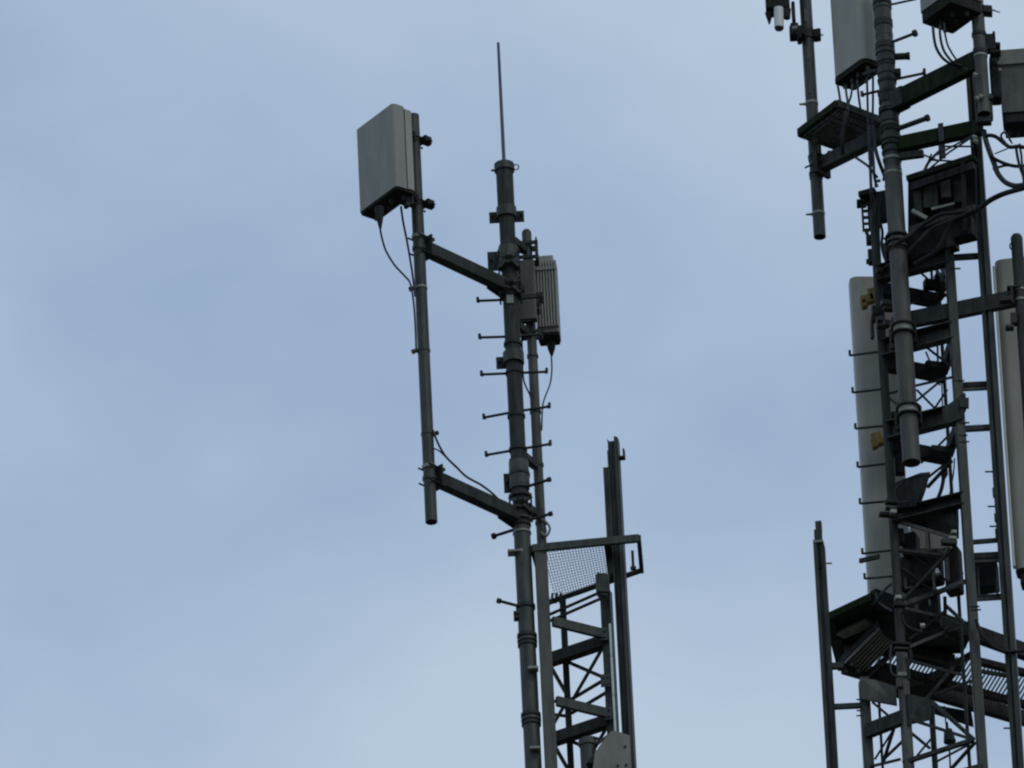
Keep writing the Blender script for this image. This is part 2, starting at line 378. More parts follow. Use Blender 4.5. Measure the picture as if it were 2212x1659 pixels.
antA, cv, wd, dd, z0, z1 = box_antenna('panel_antenna', 'pale grey box antenna on top of the leftmost pole, with cables hanging below', (856, 402), YC, .455, .172, 222, 400, YAWA, 'radome', 'radome2', ports=5)  # side catches more light: put into its colour as a paler plastic
for v in (303, 440):
    z = ZAT(lp, v); c = Vector((*lp, z)); m = MB(); dd3 = Vector((dd.x, dd.y, 0)); wd3 = Vector((wd.x, wd.y, 0))
    for k in (-1, 1): m.box(c + dd3*k*.052, (wd3, dd3, Z), (.075, .012, .022))
    for k in (-1, 1): m.tube(c + wd3*k*.058 - dd3*.16, c + wd3*k*.058 + dd3*.115, .007, n=8)
    m.box(c - dd3*.115, (dd3, wd3, Z), (.055, .05, .018))
    m.tube(c - wd3*.058 + dd3*.07, c - wd3*.058 + dd3*.10, .016, n=6); m.box(c + dd3*.06 + Vector((.04, 0, .012)), (dd3, wd3, Z), (.03, .02, .03))
    m.build('mounting_bracket', 'black', antA)
m = MB(); p = P(820, 462, YC+.06); m.tube(p+Z*.05, p-Z*.055, .035, .022, n=16).tube(p-Z*.055, p-Z*.12, .022, .009, n=16); m.build('cable_boot', 'black', antA)
m = MB(); p = P(880, 432, YC+.14); m.tube(p+Z*.03, p-Z*.05, .02, .018, n=10); m.tube(p+Vector((.03,.02,.03)), p+Vector((.03,.02,-.03)), .015, n=10); m.build('connector', 'dark', antA)
yk = YL-.06
cable('antenna_cable', [(821, 488, YC+.06), (823, 505, YC+.1), (833, 540, YC+.2), (852, 572, YL-.15), (873, 595, yk), (886, 612, yk), (893, 650, yk), (897, 700, yk), (899, 752, yk)], 2.2, 'grey cable looping from the leftmost box antenna boot down to the pole clip', 'cable')
cable('antenna_cable', [(866, 446, YC+.2), (871, 480, YL-.1), (879, 520, yk), (886, 560, yk), (892, 600, yk), (897, 640, yk)], 2.4, 'straighter grey cable from the leftmost box antenna running close beside its pole', 'cable')
cable('antenna_cable', [(936, 930, YL-.03), (945, 955, YL-.05), (962, 985, YL+.0), (985, 1008, YL+.08), (1008, 1030, YL+.25), (1040, 1048, YL+.34), (1068, 1070, YL+.46), (1095, 1100, YM-.1), (1105, 1122, YM-.08)], 2.4, 'dark cable swinging from the leftmost pole onto the lower square arm', 'cable')
cable('antenna_cable', [(934, 968, YL-.05), (950, 975, YL-.02), (975, 1000, YL+.05), (990, 1014, YL+.12)], 1.6, 'short thin cable just above the lower square arm at the left pole', 'cable')

# ---- rear pipe and ribbed antenna right of the mast
YR = YM + .22
rp = XY(1157, 900, YR)
rear = thing('pipe_mount', 'slim grey pipe close behind the right side of the round mast, holding the ribbed antenna', 'antenna mount', (rp[0], rp[1], ZAT(rp, 1150)))
m = MB().tube(at(rp, 1180), at(rp, 503), 10.5*PX, n=24, hollow=True); m.build('pole', 'grey', rear)
m = MB().tube(at(rp, 503)+Z*.002, at(rp, 499)+Z*.006, 10.5*PX, 7*PX, n=24); m.build('pole_cap', 'grey', rear)
for v, w_, mt in ((531, 22, 'dark'), (562, 23, 'dark'), (643, 30, 'dark'), (667, 20, 'black'), (722, 24, 'dark')):
    z = ZAT(rp, v); c = Vector((rp[0], rp[1], z)); m = MB()
    m.box(c + Vector((.004, -.045, 0)), (Vector((1,0,0)), Vector((0,1,0)), Z), (w_*PX, .008, .012)); m.box(c + Vector((.004, .045, 0)), (Vector((1,0,0)), Vector((0,1,0)), Z), (w_*PX, .008, .02))
    for sx in (-1, 1): m.tube(c + Vector((sx*w_*PX*.85, -.07, 0)), c + Vector((sx*w_*PX*.85, .09, 0)), .006, n=8)
    m.build('pipe_clamp', mt, rear)
for v in (545, 640, 727, 1010, 1118):
    z = ZAT(rp, v); m = MB().beam(Vector((*mast_xy, z)) + Vector((.04, .05, 0)), Vector((*rp, z)) - Vector((.02, .03, 0)), .05, .055); m.build('arm', 'dark', rear, bevel=.004)
for v in (770, 890, 1005, 1130): band(rear, rp, v, 12.5, 6, 'steel')
m = MB(); c = at(rp, 549)+Vector((.065, -.03, 0)); m.box(c, (Vector((1,0,0)), Vector((0,1,0)), Z), (.012, .04, .075)); m.tube(c+Z*.075, c+Z*.12, .006, n=8); m.build('end_bracket', 'dark', rear)
# ribbed antenna seen from behind
yaw = math.radians(-4); wd = unit(math.cos(yaw), math.sin(yaw)); dd = unit(-math.sin(yaw), math.cos(yaw))
c0 = Vector(XY(1160, 718, YR+.16)); z0 = ZAT(c0, 718); z1 = ZAT(c0, 566)
rib = thing('panel_antenna', 'ribbed grey antenna seen from its finned back, just right of the round mast', 'antenna', (c0.x, c0.y, z0))
MB().prism(rpoly(c0, wd, dd, .160, .17, .008, rb=.03), z0-.004, z1).build('radome', 'casing', rib, bevel=.004)
m = MB(); W_ = .145; nf = 8
for k in range(nf):
    q = c0 + wd*(.008 + W_*k/(nf-1)) - dd*.014; m.box((q.x, q.y, (z0+z1)/2+.01), (Vector((wd.x, wd.y, 0)), Vector((dd.x, dd.y, 0)), Z), (.0055, .0125, (z1-z0)/2-.02))
m.build('cooling_fins', 'radome', rib)
m = MB()
for v in (586,):
    q = c0 + wd*.082 - dd*.031; m.box((q.x, q.y, ZAT(c0, v)), (Vector((wd.x, wd.y, 0)), Vector((dd.x, dd.y, 0)), Z), (.078, .003, .012))
m.build('strap', 'zinc', rib)
q = c0 + wd*.01; MB().prism(rpoly(c0+wd*.03, wd, dd, .11, .05, .006), z1+.0005, z1+.045).build('top_plate', 'zinc', rib)
bt = MB().prism(rpoly(c0+wd*.006+dd*.006, wd, dd, .148, .16, .02), z0-.022, z0-.006).build('bottom_plate', 'black', rib)
m = MB(); p = P(1191, 752, YR+.27); m.tube(p+Z*.055, p-Z*.01, .036, .026, n=14).tube(p-Z*.01, p-Z*.065, .026, .008, n=14); m.build('cable_boot', 'black', rib)
# flat side unit
c1 = Vector(XY(1114, 641, YR-.10)); za = ZAT(c1, 690); zb = ZAT(c1, 563)
ru = thing('radio_unit', 'flat grey radio box tucked between the round mast and the ribbed antenna', 'radio unit', (c1.x, c1.y, za))
MB().prism(rpoly(c1, wd, dd, .142, .065, .01), za, zb).build('housing', 'grey', ru, bevel=.004)
m = MB(); m.box((c1.x+.07, c1.y+.02, za-.01), (Vector((1,0,0)), Vector((0,1,0)), Z), (.05, .02, .008))
for k in range(3): m.tube((c1.x+.03+.04*k, c1.y+.03, za-.04), (c1.x+.03+.04*k, c1.y+.03, za-.018), .009, n=10)
m.build('connector', 'black', ru)
m = MB(); m.box((c1.x+.071, c1.y-.006, ZAT(c1, 641)), (Vector((1,0,0)), Vector((0,1,0)), Z), (.075, .006, .012)); m.build('strap', 'dark', ru)
cable('antenna_cable', [(1191, 768, YR+.27), (1192, 800, YR+.26), (1188, 830, YR+.2), (1178, 856, YR+.05), (1172, 880, YR-.05), (1170, 930, YR-.05)], 1.8, 'thin cable hanging below the ribbed antenna and curling in to the slim pipe', 'cable')
cable('antenna_cable', [(1126, 700, YR-.05), (1128, 760, YR+.03), (1131, 820, YR+.05), (1146, 858, YR-.04), (1150, 900, YR-.05), (1152, 990, YR-.05), (1160, 1060, YR-.05), (1172, 1110, YR-.06), (1180, 1150, YR-.06)], 2.0, 'dark cable between the round mast and the slim pipe behind it', 'cable')
m = MB(); m.path([P(1168, 1120, YR-.05), P(1180, 1128, YR-.07), P(1188, 1142, YR-.07), P(1180, 1158, YR-.05), P(1168, 1150, YR-.05)], 2.6*PX, n=8); m.build('coiled_cable', 'zinc', None, 'pale coil of cable tied at the foot of the slim pipe', 'cable')

# ---- triangular lattice tower the mast stands on
A1 = Vector(XY(1178, 1340, YM-.05)); pxm = PX
A2 = Vector(XY(1314, 1380, YM+.18)); A3 = Vector(XY(1222, 1420, YM+.50)); A4 = Vector(XY(1178, 1430, YM+.45))
latA = thing('lattice_tower', 'dark steel lattice tower beside the round mast, under the mesh platform', 'lattice tower', (A2.x, A2.y, 0))
m = MB(); a = at(A1, 1178); m.angle(Vector((A1.x-.050, A1.y, 0)), a - Vector((.050, 0, 0)), .085, .010, (1, .05, 0), (.15, 1, 0)); m.build('leg', 'grey', latA)
m = MB(); m.angle(Vector((A2.x+.02, A2.y, 0)), at(A2, 1265)+Vector((.02, 0, 0)), .065, .010, (-1, .3, 0), (.3, 1, 0)); m.build('leg', 'steel', latA)
m = MB(); m.angle(Vector((A3.x-.02, A3.y, 0)), at(A3, 1285)-Vector((.02, 0, 0)), .042, .009, (1, .1, 0), (0, -1, 0)); m.build('leg', 'dark', latA)
m = MB(); m.angle(Vector((A4.x, A4.y, 0)), at(A4, 1200), .05, .009, (1, .1, 0), (0, -1, 0)); m.build('leg', 'dark', latA)
BAY = ZAT(A1, 1345) - ZAT(A1, 1517)
zb0 = ZAT(A1, 1345)
low = MB()
nb = int(zb0/BAY)
for k in range(nb):
    z = zb0 - k*BAY
    tgt = [MB(), MB()] if k < 3 else [low, low]
    tgt[0].beam(Vector((A1.x+.05, A1.y-.012, z)), Vector((A2.x-.01, A2.y-.012, z)), .03, .075)
    tgt[1].chan(Vector((A2.x-.02, A2.y+.03, z-.03)), Vector((A4.x+.02, A4.y+.0, z-.03)), .07, .085, .009, side=-1)
    if k < 3:
        tgt[0].build('cross_beam', 'steel', latA, bevel=.003); tgt[1].build('cross_beam', 'dark', latA)
    br = MB() if k < 3 else low
    zt, zm, zl = z-.02, z-BAY*.5, z-BAY+.02
    br.beam(Vector((A2.x, A2.y, zt)), Vector((A3.x+.01, A3.y, zm-.05)), .012, .026)
    br.beam(Vector((A3.x, A3.y-.014, zt)), Vector((A2.x, A2.y-.014, zm-.05)), .012, .026)
    br.beam(Vector((A3.x, A3.y-.03, zm-.02)), Vector((A4.x, A4.y-.03, zl)), .012, .026)
    br.beam(Vector((A4.x, A4.y-.045, zt)), Vector((A3.x, A3.y-.045, zm)), .012, .026)
    for q in (zm, zm-BAY*.17):
        br.beam(Vector((A3.x+.02, A3.y+.01, q)), Vector((A2.x, A2.y+.015, q)), .02, .018)
        br.beam(Vector((A3.x-.02, A3.y+.01, q-.02)), Vector((A4.x, A4.y+.015, q-.02)), .02, .016)
    if k < 3:
        br.build('brace', 'dark', latA)
        for gz in (z-.005, zm-.06):
            gm = MB().box((A2.x-.035, A2.y-.034, gz), (Vector((1,0,0)), Vector((0,1,0)), Z), (.034, .005, .05))
            for bx_, bz_ in ((-.015, .025), (.015, .025), (-.015, -.025), (.015, -.025)): gm.bolt((A2.x-.035+bx_, A2.y-.038, gz+bz_), (0,-1,0), .008, .012)
            gm.build('gusset', 'steel', latA)
low.build('lower_bracing', 'dark', latA)
m = MB()
for dv in (0, 14):
    bar(m, 1186, 1328+dv, YM+.45, 1300, 1272+dv+6, YM+.19, 5)
m.build('brace', 'dark', latA)
m = MB(); p = P(1302, 1262, YM+.08); m.box(p, (Vector((1,.25,0)).normalized(), Vector((-.25,1,0)).normalized(), Z), (.045, .03, .075)); m.tube(p+Vector((-.04, 0, -.08)), p+Vector((.03, 0, -.09)), .02, n=10); m.build('gusset', 'steel', latA, bevel=.004)

# ---- big channel post on the right
pc = XY(1340, 1300, YM+.12)
post = thing('channel_post', 'tall dark steel channel post standing right of the mesh platform on the left mast', 'steel post', (pc[0], pc[1], 0))
top = at(pc, 952); e1 = Vector((1, -.15, 0)).normalized(); e2 = Vector((.15, 1, 0))
m = MB(); c = Vector((pc[0], pc[1], 0))
def vbox(m, c, e1, e2, x0, x1, y0, y1, z0, z1):
    cc = c + e1*((x0+x1)/2) + e2*((y0+y1)/2); m.box((cc.x, cc.y, (z0+z1)/2), (e1, e2, Z), ((x1-x0)/2, (y1-y0)/2, (z1-z0)/2))
w = .048
vbox(m, c, e1, e2, -w+.016, w, .006, .046, 0, top.z); m.build('web', 'steel', post)
m = MB(); vbox(m, c, e1, e2, -w+.016, -w+.026, -.045, .0345, 0, top.z-.10); m.build('flange', 'steel', post)
m = MB(); vbox(m, c, e1, e2, w-.026, w, -.045, .0345, 0, top.z); vbox(m, c, e1, e2, w-.026, w-.010, -.058, -.0465, 0, top.z+.0); m.build('flange', 'steel', post)
m = MB(); vbox(m, c, e1, e2, -w-.018, -w+.017, -.05, -.035, ZAT(pc, 1245), ZAT(pc, 1015)); vbox(m, c, e1, e2, -w-.018, -w-.010, -.034, .02, ZAT(pc, 1245), ZAT(pc, 1012)); m.build('side_rail', 'dark', post)
m = MB(); vbox(m, c, e1, e2, -.018, .016, -.03, .0055, 0, top.z-.02); m.build('inner_rail', 'dark', post)
m = MB(); zz = ZAT(pc, 985); vbox(m, c, e1, e2, w+.001, w+.04, -.03, .02, zz-.035, zz-.022); vbox(m, c, e1, e2, w+.028, w+.04, -.03, .02, zz-.021, zz+.035); m.build('rail_stop', 'dark', post)
m = MB(); m.plate([Vector((pc[0]-w+.018, pc[1]+.02, top.z-.005)), Vector((pc[0]+w-.002, pc[1]+.02, top.z-.005)), Vector((pc[0]+w+.002, pc[1]+.02, top.z+.02)), Vector((pc[0]+w-.015, pc[1]+.02, top.z+.004)), Vector((pc[0]-w+.03, pc[1]+.02, top.z+.004)), Vector((pc[0]-w+.014, pc[1]+.02, top.z+.024))], .012); m.build('rail_tip', 'dark', post)
cn = XY(1324, 1480, YM-.0)
m = MB()
for a_, b_ in ((1348, 1413), (1420, 1500), (1506, 1581)):
    m.tube(Vector((*cn, ZAT(cn, b_))), Vector((*cn, ZAT(cn, a_))), 2.6*PX, n=10)
m.tube(Vector((*cn, ZAT(cn, 1700))), Vector((*cn, ZAT(cn, 1350))), 2.0*PX, n=10)
m.build('conduit', 'white', None, 'thin pale vertical conduit beside the channel post on the left tower', 'conduit')

# ---- small mesh rest platform
zp = ZAT(A1, 1183) 
Q = [H(1150, 1185, zp), H(1380, 1163, zp), H(1386, 1232, zp), H(1184, 1302, zp)]
plat = thing('mesh_platform', 'small steel platform with see-through wire mesh floor beside the left round mast', 'platform', tuple(Q[0]))
for k in range(4):
    a, b = Q[k], Q[(k+1) % 4]; dz = Z*.0015*(k % 2)
    MB().beam(a + dz, b + dz, .030, .058 if k != 2 else .03).build('frame_rail', 'dark' if k != 0 else 'steel', plat, bevel=.003)
a_, b_ = H(1312, 1170, zp), H(1322, 1250, zp)
MB().beam(a_-Z*.003, b_-Z*.003, .05, .05).build('frame_rail', 'black', plat)
me_ = MB(); NX, NY = 26, 18
def bil(s, t): return (Q[0]*(1-s)*(1-t) + Q[1]*s*(1-t) + Q[2]*s*t + Q[3]*(1-s)*t)
smax = .72
for k in range(1, NX):
    s_ = .06 + smax*k/NX
    me_.path([bil(s_ + (.003 if j % 2 else -.003), j/NY) + Z*.004 for j in range(NY+1)], 0.0022, n=4, sub=1)
for k in range(1, NY):
    me_.path([bil(.06 + smax*j/24, k/NY + (.006 if j % 2 else -.006)) + Z*.007 for j in range(25)], .0020, n=4, sub=1)
me_.build('wire_mesh', 'grey', plat)
m = MB(); p = H(1200, 1292, zp)-Z*.02
for k in range(3): m.tube(p + Vector((.03*k-.03, 0, -.02)), p + Vector((.03*k-.02, 0, .06)), .009, n=8)
m.build('mesh_clip', 'dark', plat)
m = MB(); p = H(1366, 1190, zp); m.tube(p, p-Z*.14, .010, n=8); m.tube(p-Z*.14-Vector((.02,0,0)), p-Z*.14+Vector((.02,0,0)), .016, n=10); m.build('hanger_bolt', 'dark', plat)

# ---- devices at the bottom edge
cD = Vector(XY(1337, 1700, YM-.30)); zt = ZAT(cD, 1612)
drum = thing('drum_antenna', 'grey cylindrical drum antenna cut by the bottom edge, in front of the channel post', 'antenna', (cD.x, cD.y, zt-.55))
n = 36; rr = .118
m = MB(); ax = Vector((.42, -.90, 0)).normalized(); cc = P(1323, 1609, YM-.22)
# upright rounded shroud: a box with a sloping cylindrical left shoulder
prof = [(x*PX, (y*1.155)*PX) for x, y in ((-42,-110), (38,-110), (38,20), (12,29), (0,29.5), (-13,16), (-26,0), (-38,-16), (-43,-45))]
e1 = Vector((1, .12, 0)).normalized(); e2 = Vector((-.12, 1, 0)).normalized()
vs = []
for dy in (0, .16):
    for (x, z_) in prof: vs.append(cc + e1*x + e2*dy + Z*z_)
k = len(prof); m.add(vs, [(i+k, (i+1) % k + k, (i+1) % k, i) for i in range(k)]); m.add(vs[:k], [tuple(range(k))]); m.add(vs[k:], [tuple(range(k-1, -1, -1))])
m.build('shroud', 'casing', drum, bevel=.032)
for (x, z_) in ((.088, -.015), (.088, -.16), (.03, -.165), (.09, -.26)):
    MB().bolt(cc + e1*x + Z*z_ - e2*.0, -e2, .010, .008).build('bolt_head', 'dark', drum)
m = MB(); m.path([P(1248+65, 1603, YM-.1), P(1303, 1622, YM-.12), P(1286, 1640, YM-.14), P(1276, 1655, YM-.16)], .035, n=10); m.build('rear_bracket', 'black', drum)
pp = XY(1271, 1640, YM-.05)
pip = thing('pipe_stub', 'capped dark green pipe stub at the bottom edge, left of the grey drum antenna', 'pipe', (pp[0], pp[1], ZAT(pp, 1900)))
MB().tube(at(pp, 1900), at(pp, 1612), 17*PX, n=24).build('pipe', 'steel', pip)
MB().tube(at(pp, 1612)+Z*.001, at(pp, 1600), 19.5*PX, n=24).tube(at(pp, 1600)+Z*.0005, at(pp, 1597), 17*PX, 15*PX, n=24).build('pipe_cap', 'grey', pip)
m = MB(); bar(m, 1275, 1592, YM-.1, 1312, 1600, YM-.05, 5); bar(m, 1290, 1608, YM-.1, 1318, 1585, YM-.05, 6); m.build('tie_bar', 'dark', pip)

# ================================================================== RIGHT TOWER
TX = XY(1950, 700, 90.02 - .06)     # big round tube, nearest
BL = XY(1902, 691, 90.25); BM = XY(2060, 700, 90.0); BN = XY(2036, 760, 90.48); BG = XY(1868, 1480, 90.40); BH = XY(2012, 1530, 90.62)
BR = XY(2140, 768, 90.0)
def V3(xy, z): return Vector((xy[0], xy[1], z))
tow = thing('lattice_tower', 'tall dark steel lattice tower crowded with platforms, antennas and cables at the right edge', 'lattice tower', (BL[0], BL[1], 0))
m = MB().tube(V3(BL, 0), at(BL, 455), 10*PX, n=16); m.build('leg', 'dark', tow)
m = MB().tube(V3(BL, 0), at(BL, 1410), 12.5*PX, n=16); m.build('leg_sleeve', 'grey', tow)
m = MB().angle(V3(BM, 0) - Vector((.025, 0, 0)), at(BM, 540) - Vector((.025, 0, 0)), .062, .010, (1, .1, 0), (-.1, 1, 0)); m.build('leg', 'steel', tow)
m = MB().tube(V3(BN, 0), at(BN, 560), 4.0*PX, n=10); m.build('leg', 'dark', tow)
m = MB().angle(V3(BG, 0) - Vector((.032, 0, 0)), at(BG, 1462) - Vector((.032, 0, 0)), .065, .010, (1, .1, 0), (-.1, 1, 0)); m.build('leg', 'steel', tow)
m = MB().tube(V3(BH, 0), at(BH, 1530), 6.5*PX, n=12); m.build('leg', 'dark', tow)
# deep gusset beams L -> M (carry the tube clamps) and their returns to the back
def gbeam(vl, h, mt='dark', ins=.03, back=True):
    z = ZAT(BL, vl); a = V3(BL, z) + Vector((ins*0, -.02, 0)); b = V3(BM, z) + Vector((0, .02, 0))
    MB().chan(a, b, .075, h*PX/.866, .009, side=-1).build('gusset_beam', mt, tow)
    if not back: return
    a2 = V3(BL, z-.10) + Vector((.02, .03, 0)); b2 = V3(BN, z-.10)
    MB().chan(a2, b2, .07, .095, .008, side=1).build('cross_beam', 'black', tow)
    b3 = V3(BM, z-.05) + Vector((0, .04, 0)); MB().beam(b3, V3(BN, z-.05), .05, .085).build('cross_beam', 'dark', tow)
gbeam(596, 34); gbeam(757, 36, 'steel'); gbeam(935, 38, 'steel'); gbeam(1120, 26, back=False)
# rods and braces
YLt, YMt, YNt = 90.25, 90.0, 90.46
br = [(1904, 511, YLt, 1929, 529, 90.2, 4), (2011, 569, YNt, 2044, 609, 90.1, 5), (2011, 560, YNt, 2013, 602, YNt, 6), (1960, 660, 90.3, 2013, 633, YNt, 5),
      (1975, 730, 90.35, 2053, 790, 90.1, 5), (2025, 745, YNt, 2026, 790, YNt, 4.5), (1974, 834, 90.3, 2056, 815, 90.05, 4.5), (1970, 874, 90.3, 2028, 826, YNt, 5), (2034, 820, YNt, 2036, 878, YNt, 3),
      (1912, 852, YLt, 1952, 886, 90.15, 5), (1911, 853, YLt, 1952, 841, 90.2, 4), (1939, 1083, YLt+.05, 2037, 1006, 90.4, 5), (1941, 1116, 90.2, 1995, 1092, 90.4, 8), (1928, 1123, YLt, 2056, 1161, 90.05, 7),
      (2004, 1052, 90.4, 2056, 996, 90.1, 6), (1953, 1295, 90.22, 2054, 1188, 90.05, 6), (1950, 1228, 90.24, 2018, 1282, 90.42, 5), (1951, 1305, 90.22, 2022, 1280, 90.44, 10), (2022, 1281, 90.44, 2084, 1256, 90.02, 9),
      (1950, 1313, 90.22, 2027, 1332, 90.44, 6), (2027, 1332, 90.44, 2084, 1350, 90.02, 5), (2043, 1308, 90.45, 2085, 1347, 90.02, 6), (2045, 1363, 90.45, 2086, 1348, 90.02, 5), (2041, 1290, 90.46, 2043, 1378, 90.46, 8),
      (1957, 1400, 90.22, 2042, 1364, 90.45, 6), (1940, 1188, 90.24, 2050, 1200, 90.1, 6), (2012, 1515, 90.6, 2103, 1597, 90.02, 7), (1960, 1552, 90.24, 2103, 1598, 90.02, 6), (1951, 1648, 90.24, 2103, 1598, 90.02, 9),
      (2052, 1664, 90.3, 2106, 1604, 90.02, 6), (1885, 1517, 90.38, 1919, 1546, 90.3, 5), (1899, 1518, 90.5, 1907, 1664, 90.5, 6), (1935, 1560, 90.3, 1907, 1650, 90.5, 6), (1954, 1597, 90.25, 1909, 1640, 90.5, 5),
      (1956, 1573, 90.25, 2008, 1616, 90.6, 5), (1962, 1556, 90.24, 2060, 1440, 90.2, 6), (1945, 1420, 90.24, 2085, 1460, 90.05, 5), (1880, 1656, 90.4, 1945, 1640, 90.25, 5), (1940, 870, 90.2, 1956, 862, 90.2, 6)]
lit = {13, 12, 17, 18, 19, 24}  # braces whose light is put into the colour, as a paler steel
for i, (u1, v1, Y1, u2, v2, Y2, w_) in enumerate(br):
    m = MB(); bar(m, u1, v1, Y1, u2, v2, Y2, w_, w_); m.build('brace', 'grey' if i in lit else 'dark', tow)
m = MB(); bar(m, 1873, 1580, 90.40, 1950, 1550, 90.22, 14, 32); m.build('cross_beam', 'dark', tow)
m = MB(); m.plate([P(1857, 1466, 90.36), P(1890, 1470, 90.36), P(1935, 1484, 90.30), P(1938, 1524, 90.30), P(1862, 1510, 90.36)], .012); m.build('gusset', 'grey', tow)
m = MB(); m.plate([P(1958, 1500, 90.2), P(2010, 1512, 90.4), P(2008, 1556, 90.4), P(1962, 1566, 90.2)], .03); m.build('gusset', 'dark', tow)
m = MB(); m.plate([P(2035, 884, 90.02), P(2085, 848, 89.98), P(2089, 880, 89.98), P(2078, 905, 89.98), P(2038, 918, 90.02)], .012); m.build('gusset', 'dark', tow)
m = MB(); m.plate([P(2073, 862, 89.97), P(2093, 860, 89.97), P(2093, 882, 89.97), P(2074, 880, 89.97)], .02); m.build('bracket_lug', 'dark', tow)
for (u, v, w_, h_) in ((2018, 616, 52, 26), (2030, 598, 26, 14), (2010, 640, 34, 8), (2024, 792, 60, 22), (2034, 974, 56, 20), (1925, 975, 30, 26), (1938, 700, 26, 40), (1936, 770, 22, 30), (1936, 900, 30, 18), (1912, 640, 20, 30), (2046, 610, 14, 34), (2040, 1020, 12, 30), (1938, 1160, 30, 44)):
    m = MB().box(P(u, v, 90.34), (Vector((1, .3, 0)).normalized(), Vector((-.3, 1, 0)).normalized(), Z), (w_*PX/2*.9, .035, h_*PX/2*.8)); m.build('bracket_lug', 'dark' if (u % 4) else 'black', tow, bevel=.008)
for (u1, v1, u2, v2, w_) in ((1990, 590, 2045, 640, 4), (1975, 711, 2050, 629, 4), (1990, 925, 2046, 842, 4), (2000, 760, 2030, 832, 3.5), (1990, 1000, 2050, 940, 4), (1980, 842, 2052, 915, 4), (2002, 540, 2046, 600, 4), (1960, 1190, 2052, 1260, 4), (1965, 1380, 2040, 1320, 4), (2050, 1180, 2080, 1240, 4), (2020, 1500, 2100, 1470, 5), (1890, 1640, 1940, 1560, 4), (2014, 1650, 2090, 1610, 4), (1958, 1660, 2013, 1594, 4)):
    m = MB(); bar(m, u1, v1, 90.42, u2, v2, 90.42, w_, w_); m.build('brace', 'dark', tow)
# climbing pins on the tower leg and step hooks on the left side
zf = None
for (v, u, v2) in ((765, 1836, 762), (846, 1842, 842), (925, 1848, 920), (1007, 1853, 1003), (1088, 1858, 1082), (1194, 1863, 1190), (1250, 1868, 1244)):
    pz = ZAT(BL, v-6); a = V3(BL, pz); q = H(u, v2+6, pz); mm = MB().tube(a, q, 2.7*PX, n=8).tube(q, q+Z*.042, 2.9*PX, n=8); mm.build('step_bolt', 'dark', tow)
mm = MB(); a = P(1899, 1202, 90.22); mm.beam(a, P(1857, 1212, 90.3), .02, .032); mm.build('step_bolt', 'dark', tow)
for (v, u) in ((560, 2077), (580, 2075), (822, 2083), (922-9, 2094), (954, 2094), (940, 2090), (1317, 2119), (1310, 2116)):
    mm = MB(); p = P(u-24, v+1, 90.0); mm.tube(p, P(u, v, 90.0), 2.0*PX, n=8); mm.build('climbing_pin', 'dark', tow)
# lower continuation of the lattice down to the ground
low = MB(); zb = ZAT(BL, 1700); k = 0
while zb > 1.0 and k < 70:
    for A_, B_ in ((BL, BM), (BM, BH), (BG, BL), (BG, BH)):
        low.beam(V3(A_, zb), V3(B_, zb), .02, .05); low.beam(V3(A_, zb-.02), V3(B_, zb-.68), .012, .02)
    zb -= .70; k += 1
low.build('lower_bracing', 'dark', tow)
# small fittings
for (u, v, Y, w_, h_, mt) in ((1903, 690, 90.14, 18, 10, 'grey'), (1905, 705, 90.12, 22, 8, 'dark'), (1925, 668, 90.12, 36, 9, 'dark'), (1918, 655, 90.15, 30, 12, 'steel'), (1890, 672, 90.2, 14, 22, 'dark'), (1886, 690, 90.2, 10, 14, 'dark'), (1884, 716, 90.2, 7, 34, 'dark'),
                         (1915, 700, 90.1, 14, 14, 'steel'), (1925, 1085, 90.1, 26, 8, 'dark'), (1924, 1098, 90.1, 24, 6, 'steel'), (1929, 1107, 90.08, 14, 10, 'zinc'), (1916, 1112, 90.12, 34, 8, 'black'), (1940, 1292, 90.1, 14, 9, 'zinc'), (1943, 1308, 90.08, 26, 7, 'black'),
                         (1945, 1392, 90.1, 42, 6, 'black'), (1948, 1403, 90.1, 34, 5, 'dark'), (1949, 1459, 90.08, 20, 9, 'zinc'), (1944, 1475, 90.08, 14, 26, 'grey'), (2060, 1151, 89.98, 12, 8, 'zinc'), (2057, 1164, 89.98, 18, 7, 'zinc'), (2050, 1172, 89.98, 34, 12, 'dark'), (1900, 585, 90.1, 16, 12, 'dark')):
    mm = MB().box(P(u, v, Y), (Vector((1, .2, 0)).normalized(), Vector((-.2, 1, 0)).normalized(), Z), (w_*PX/2, .025, h_*PX/2)); mm.build('bracket_lug', mt, tow, bevel=.004)

# ---- big round tube with clamps and steps
tube = thing('tubular_mast', 'thick round grey tube with ring clamps and an open lower end on the right tower', 'mast', (TX[0], TX[1], ZAT(TX, 1002)))
MB().tube(at(TX, 1000), at(TX, 366), 19.5*PX, n=40, hollow=True).build('lower_tube', 'grey', tube)
MB().tube(at(TX, 366)+Z*.001, at(TX, -60), 18.8*PX, n=32).build('upper_tube', 'steel', tube)
for v, r_, h_, mt in ((-8, 20, 16, 'dark'), (8, 21, 6, 'dark'), (18, 20.5, 5, 'steel'), (52, 20.5, 14, 'dark'), (78, 19.5, 5, 'steel'), (102, 21.5, 12, 'dark'), (114, 21.8, 8, 'steel'), (131, 21, 12, 'steel'), (142, 20, 6, 'dark'), (158, 21, 9, 'steel'), (174, 21.5, 4, 'steel'),
                      (178, 20.5, 6, 'dark'), (202, 23, 6, 'dark'), (214, 21.5, 20, 'dark'), (236, 23, 5, 'grey'), (243, 23.5, 6, 'dark'), (258, 20.8, 16, 'steel'), (274, 22, 5, 'grey'), (284, 21.4, 6, 'dark'), (300, 22.5, 12, 'steel'), (314, 22.8, 7, 'dark'), (330, 22, 5, 'dark'), (346, 21, 6, 'zinc'), (377, 20.3, 5, 'zinc')):
    band(tube, TX, v, r_, h_, mt)
